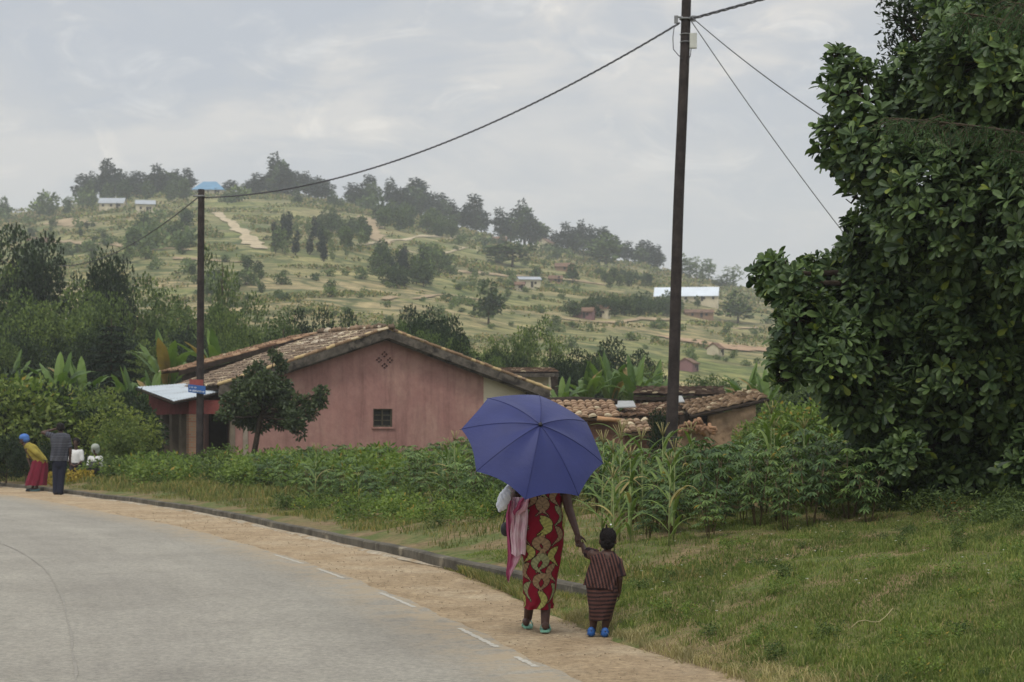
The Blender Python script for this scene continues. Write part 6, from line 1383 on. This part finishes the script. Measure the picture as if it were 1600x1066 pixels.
# ------------------------------------------------------------------ haze, sky, sun, camera
def haze():
    mb=MB(); mb.hexa([(-420,-40,-4),(420,-40,-4),(420,960,-4),(-420,960,-4),(-420,-40,112),(420,-40,112),(420,960,112),(-420,960,112)])
    m=bpy.data.materials.new('haze air'); m.use_nodes=True; N=m.node_tree.nodes; N.clear(); o=N.new('ShaderNodeOutputMaterial'); v=N.new('ShaderNodeVolumePrincipled'); v.inputs['Color'].default_value=(.90,.95,1.0,1); v.inputs['Density'].default_value=HAZE; v.inputs['Anisotropy'].default_value=.1
    m.node_tree.links.new(v.outputs[0],o.inputs['Volume']); ob=build(mb,'haze',m); tag(ob,'faint pale haze filling the valley air','haze',kind='stuff')
HAZE=.00038
haze()
w=bpy.data.worlds.new('World'); SC.world=w; w.use_nodes=True; nt=w.node_tree; N=nt.nodes; L=nt.links; bg=N['Background']
SE,SA=R(58),R(200)
sky=N.new('ShaderNodeTexSky'); sky.sky_type='NISHITA'; sky.sun_disc=False; sky.sun_elevation=SE; sky.sun_rotation=SA; sky.air_density=1.4; sky.dust_density=2.5
tc=N.new('ShaderNodeTexCoord'); sp_=N.new('ShaderNodeSeparateXYZ'); L.new(tc.outputs['Generated'],sp_.inputs[0])
mp_=N.new('ShaderNodeMapping'); mp_.inputs['Scale'].default_value=(7.5,7.5,17); mp_.inputs['Location'].default_value=(1.3,.4,.35); L.new(tc.outputs['Generated'],mp_.inputs['Vector'])
def wn(scale,det,dist,rough=.55):
    n=N.new('ShaderNodeTexNoise'); n.inputs['Scale'].default_value=scale; n.inputs['Detail'].default_value=det; n.inputs['Distortion'].default_value=dist; n.inputs['Roughness'].default_value=rough; L.new(mp_.outputs['Vector'],n.inputs['Vector']); return n.outputs['Fac']
cl=ramp(nt,wn(1.0,7,.5),[(.40,(5.3,5.6,6.15)),(.50,(5.85,6.0,6.3)),(.60,(7.3,7.1,6.9))])
c2_=ramp(nt,wn(2.6,8,.9,.6),[(.52,(1,1,1)),(.60,(1.10,1.08,1.05)),(.66,(1.22,1.19,1.14))])
cl=mix(nt,1.0,cl,c2_,'MULTIPLY')
lo=N.new('ShaderNodeMapRange'); lo.inputs['From Min'].default_value=.07; lo.inputs['From Max'].default_value=.17; L.new(sp_.outputs['Z'],lo.inputs['Value'])
cl=mix(nt,lo.outputs[0],(5.85,6.0,6.25),cl)
hi=N.new('ShaderNodeMapRange'); hi.inputs['From Min'].default_value=.24; hi.inputs['From Max'].default_value=.7; hi.inputs['To Min'].default_value=1; hi.inputs['To Max'].default_value=1.75; L.new(sp_.outputs['Z'],hi.inputs['Value'])
cl=mix(nt,1.0,cl,hi.outputs[0],'MULTIPLY')
L.new(mix(nt,.9,sky.outputs['Color'],cl),bg.inputs['Color']); bg.inputs['Strength'].default_value=.1
sd=bpy.data.lights.new('sun','SUN'); sd.energy=1.5; sd.angle=R(12); sd.color=(1,.95,.87); so=bpy.data.objects.new('sun',sd); COL.objects.link(so)
# sun_rotation is measured clockwise from +Y
dv=Vector((math.sin(SA)*math.cos(SE),math.cos(SA)*math.cos(SE),math.sin(SE))); so.rotation_euler=dv.to_track_quat('Z','Y').to_euler(); so.location=dv*50
cd=bpy.data.cameras.new('camera'); cam=bpy.data.objects.new('camera',cd); COL.objects.link(cam); cam.location=(0,0,CH); cam.rotation_euler=(R(90),0,0)
cd.sensor_width=36; cd.lens=F*36/1600; cd.shift_y=140/1600; cd.clip_start=.5; cd.clip_end=12000
cd.dof.use_dof=True; cd.dof.focus_distance=17.0; cd.dof.aperture_fstop=5.6
SC.camera=cam
SC.view_settings.view_transform='Standard'; SC.view_settings.look='None'; SC.view_settings.exposure=.06; SC.view_settings.gamma=1
cy=SC.cycles; cy.use_denoising=True; cy.max_bounces=6; cy.diffuse_bounces=3; cy.glossy_bounces=2; cy.transmission_bounces=3; cy.volume_bounces=1; cy.transparent_max_bounces=6
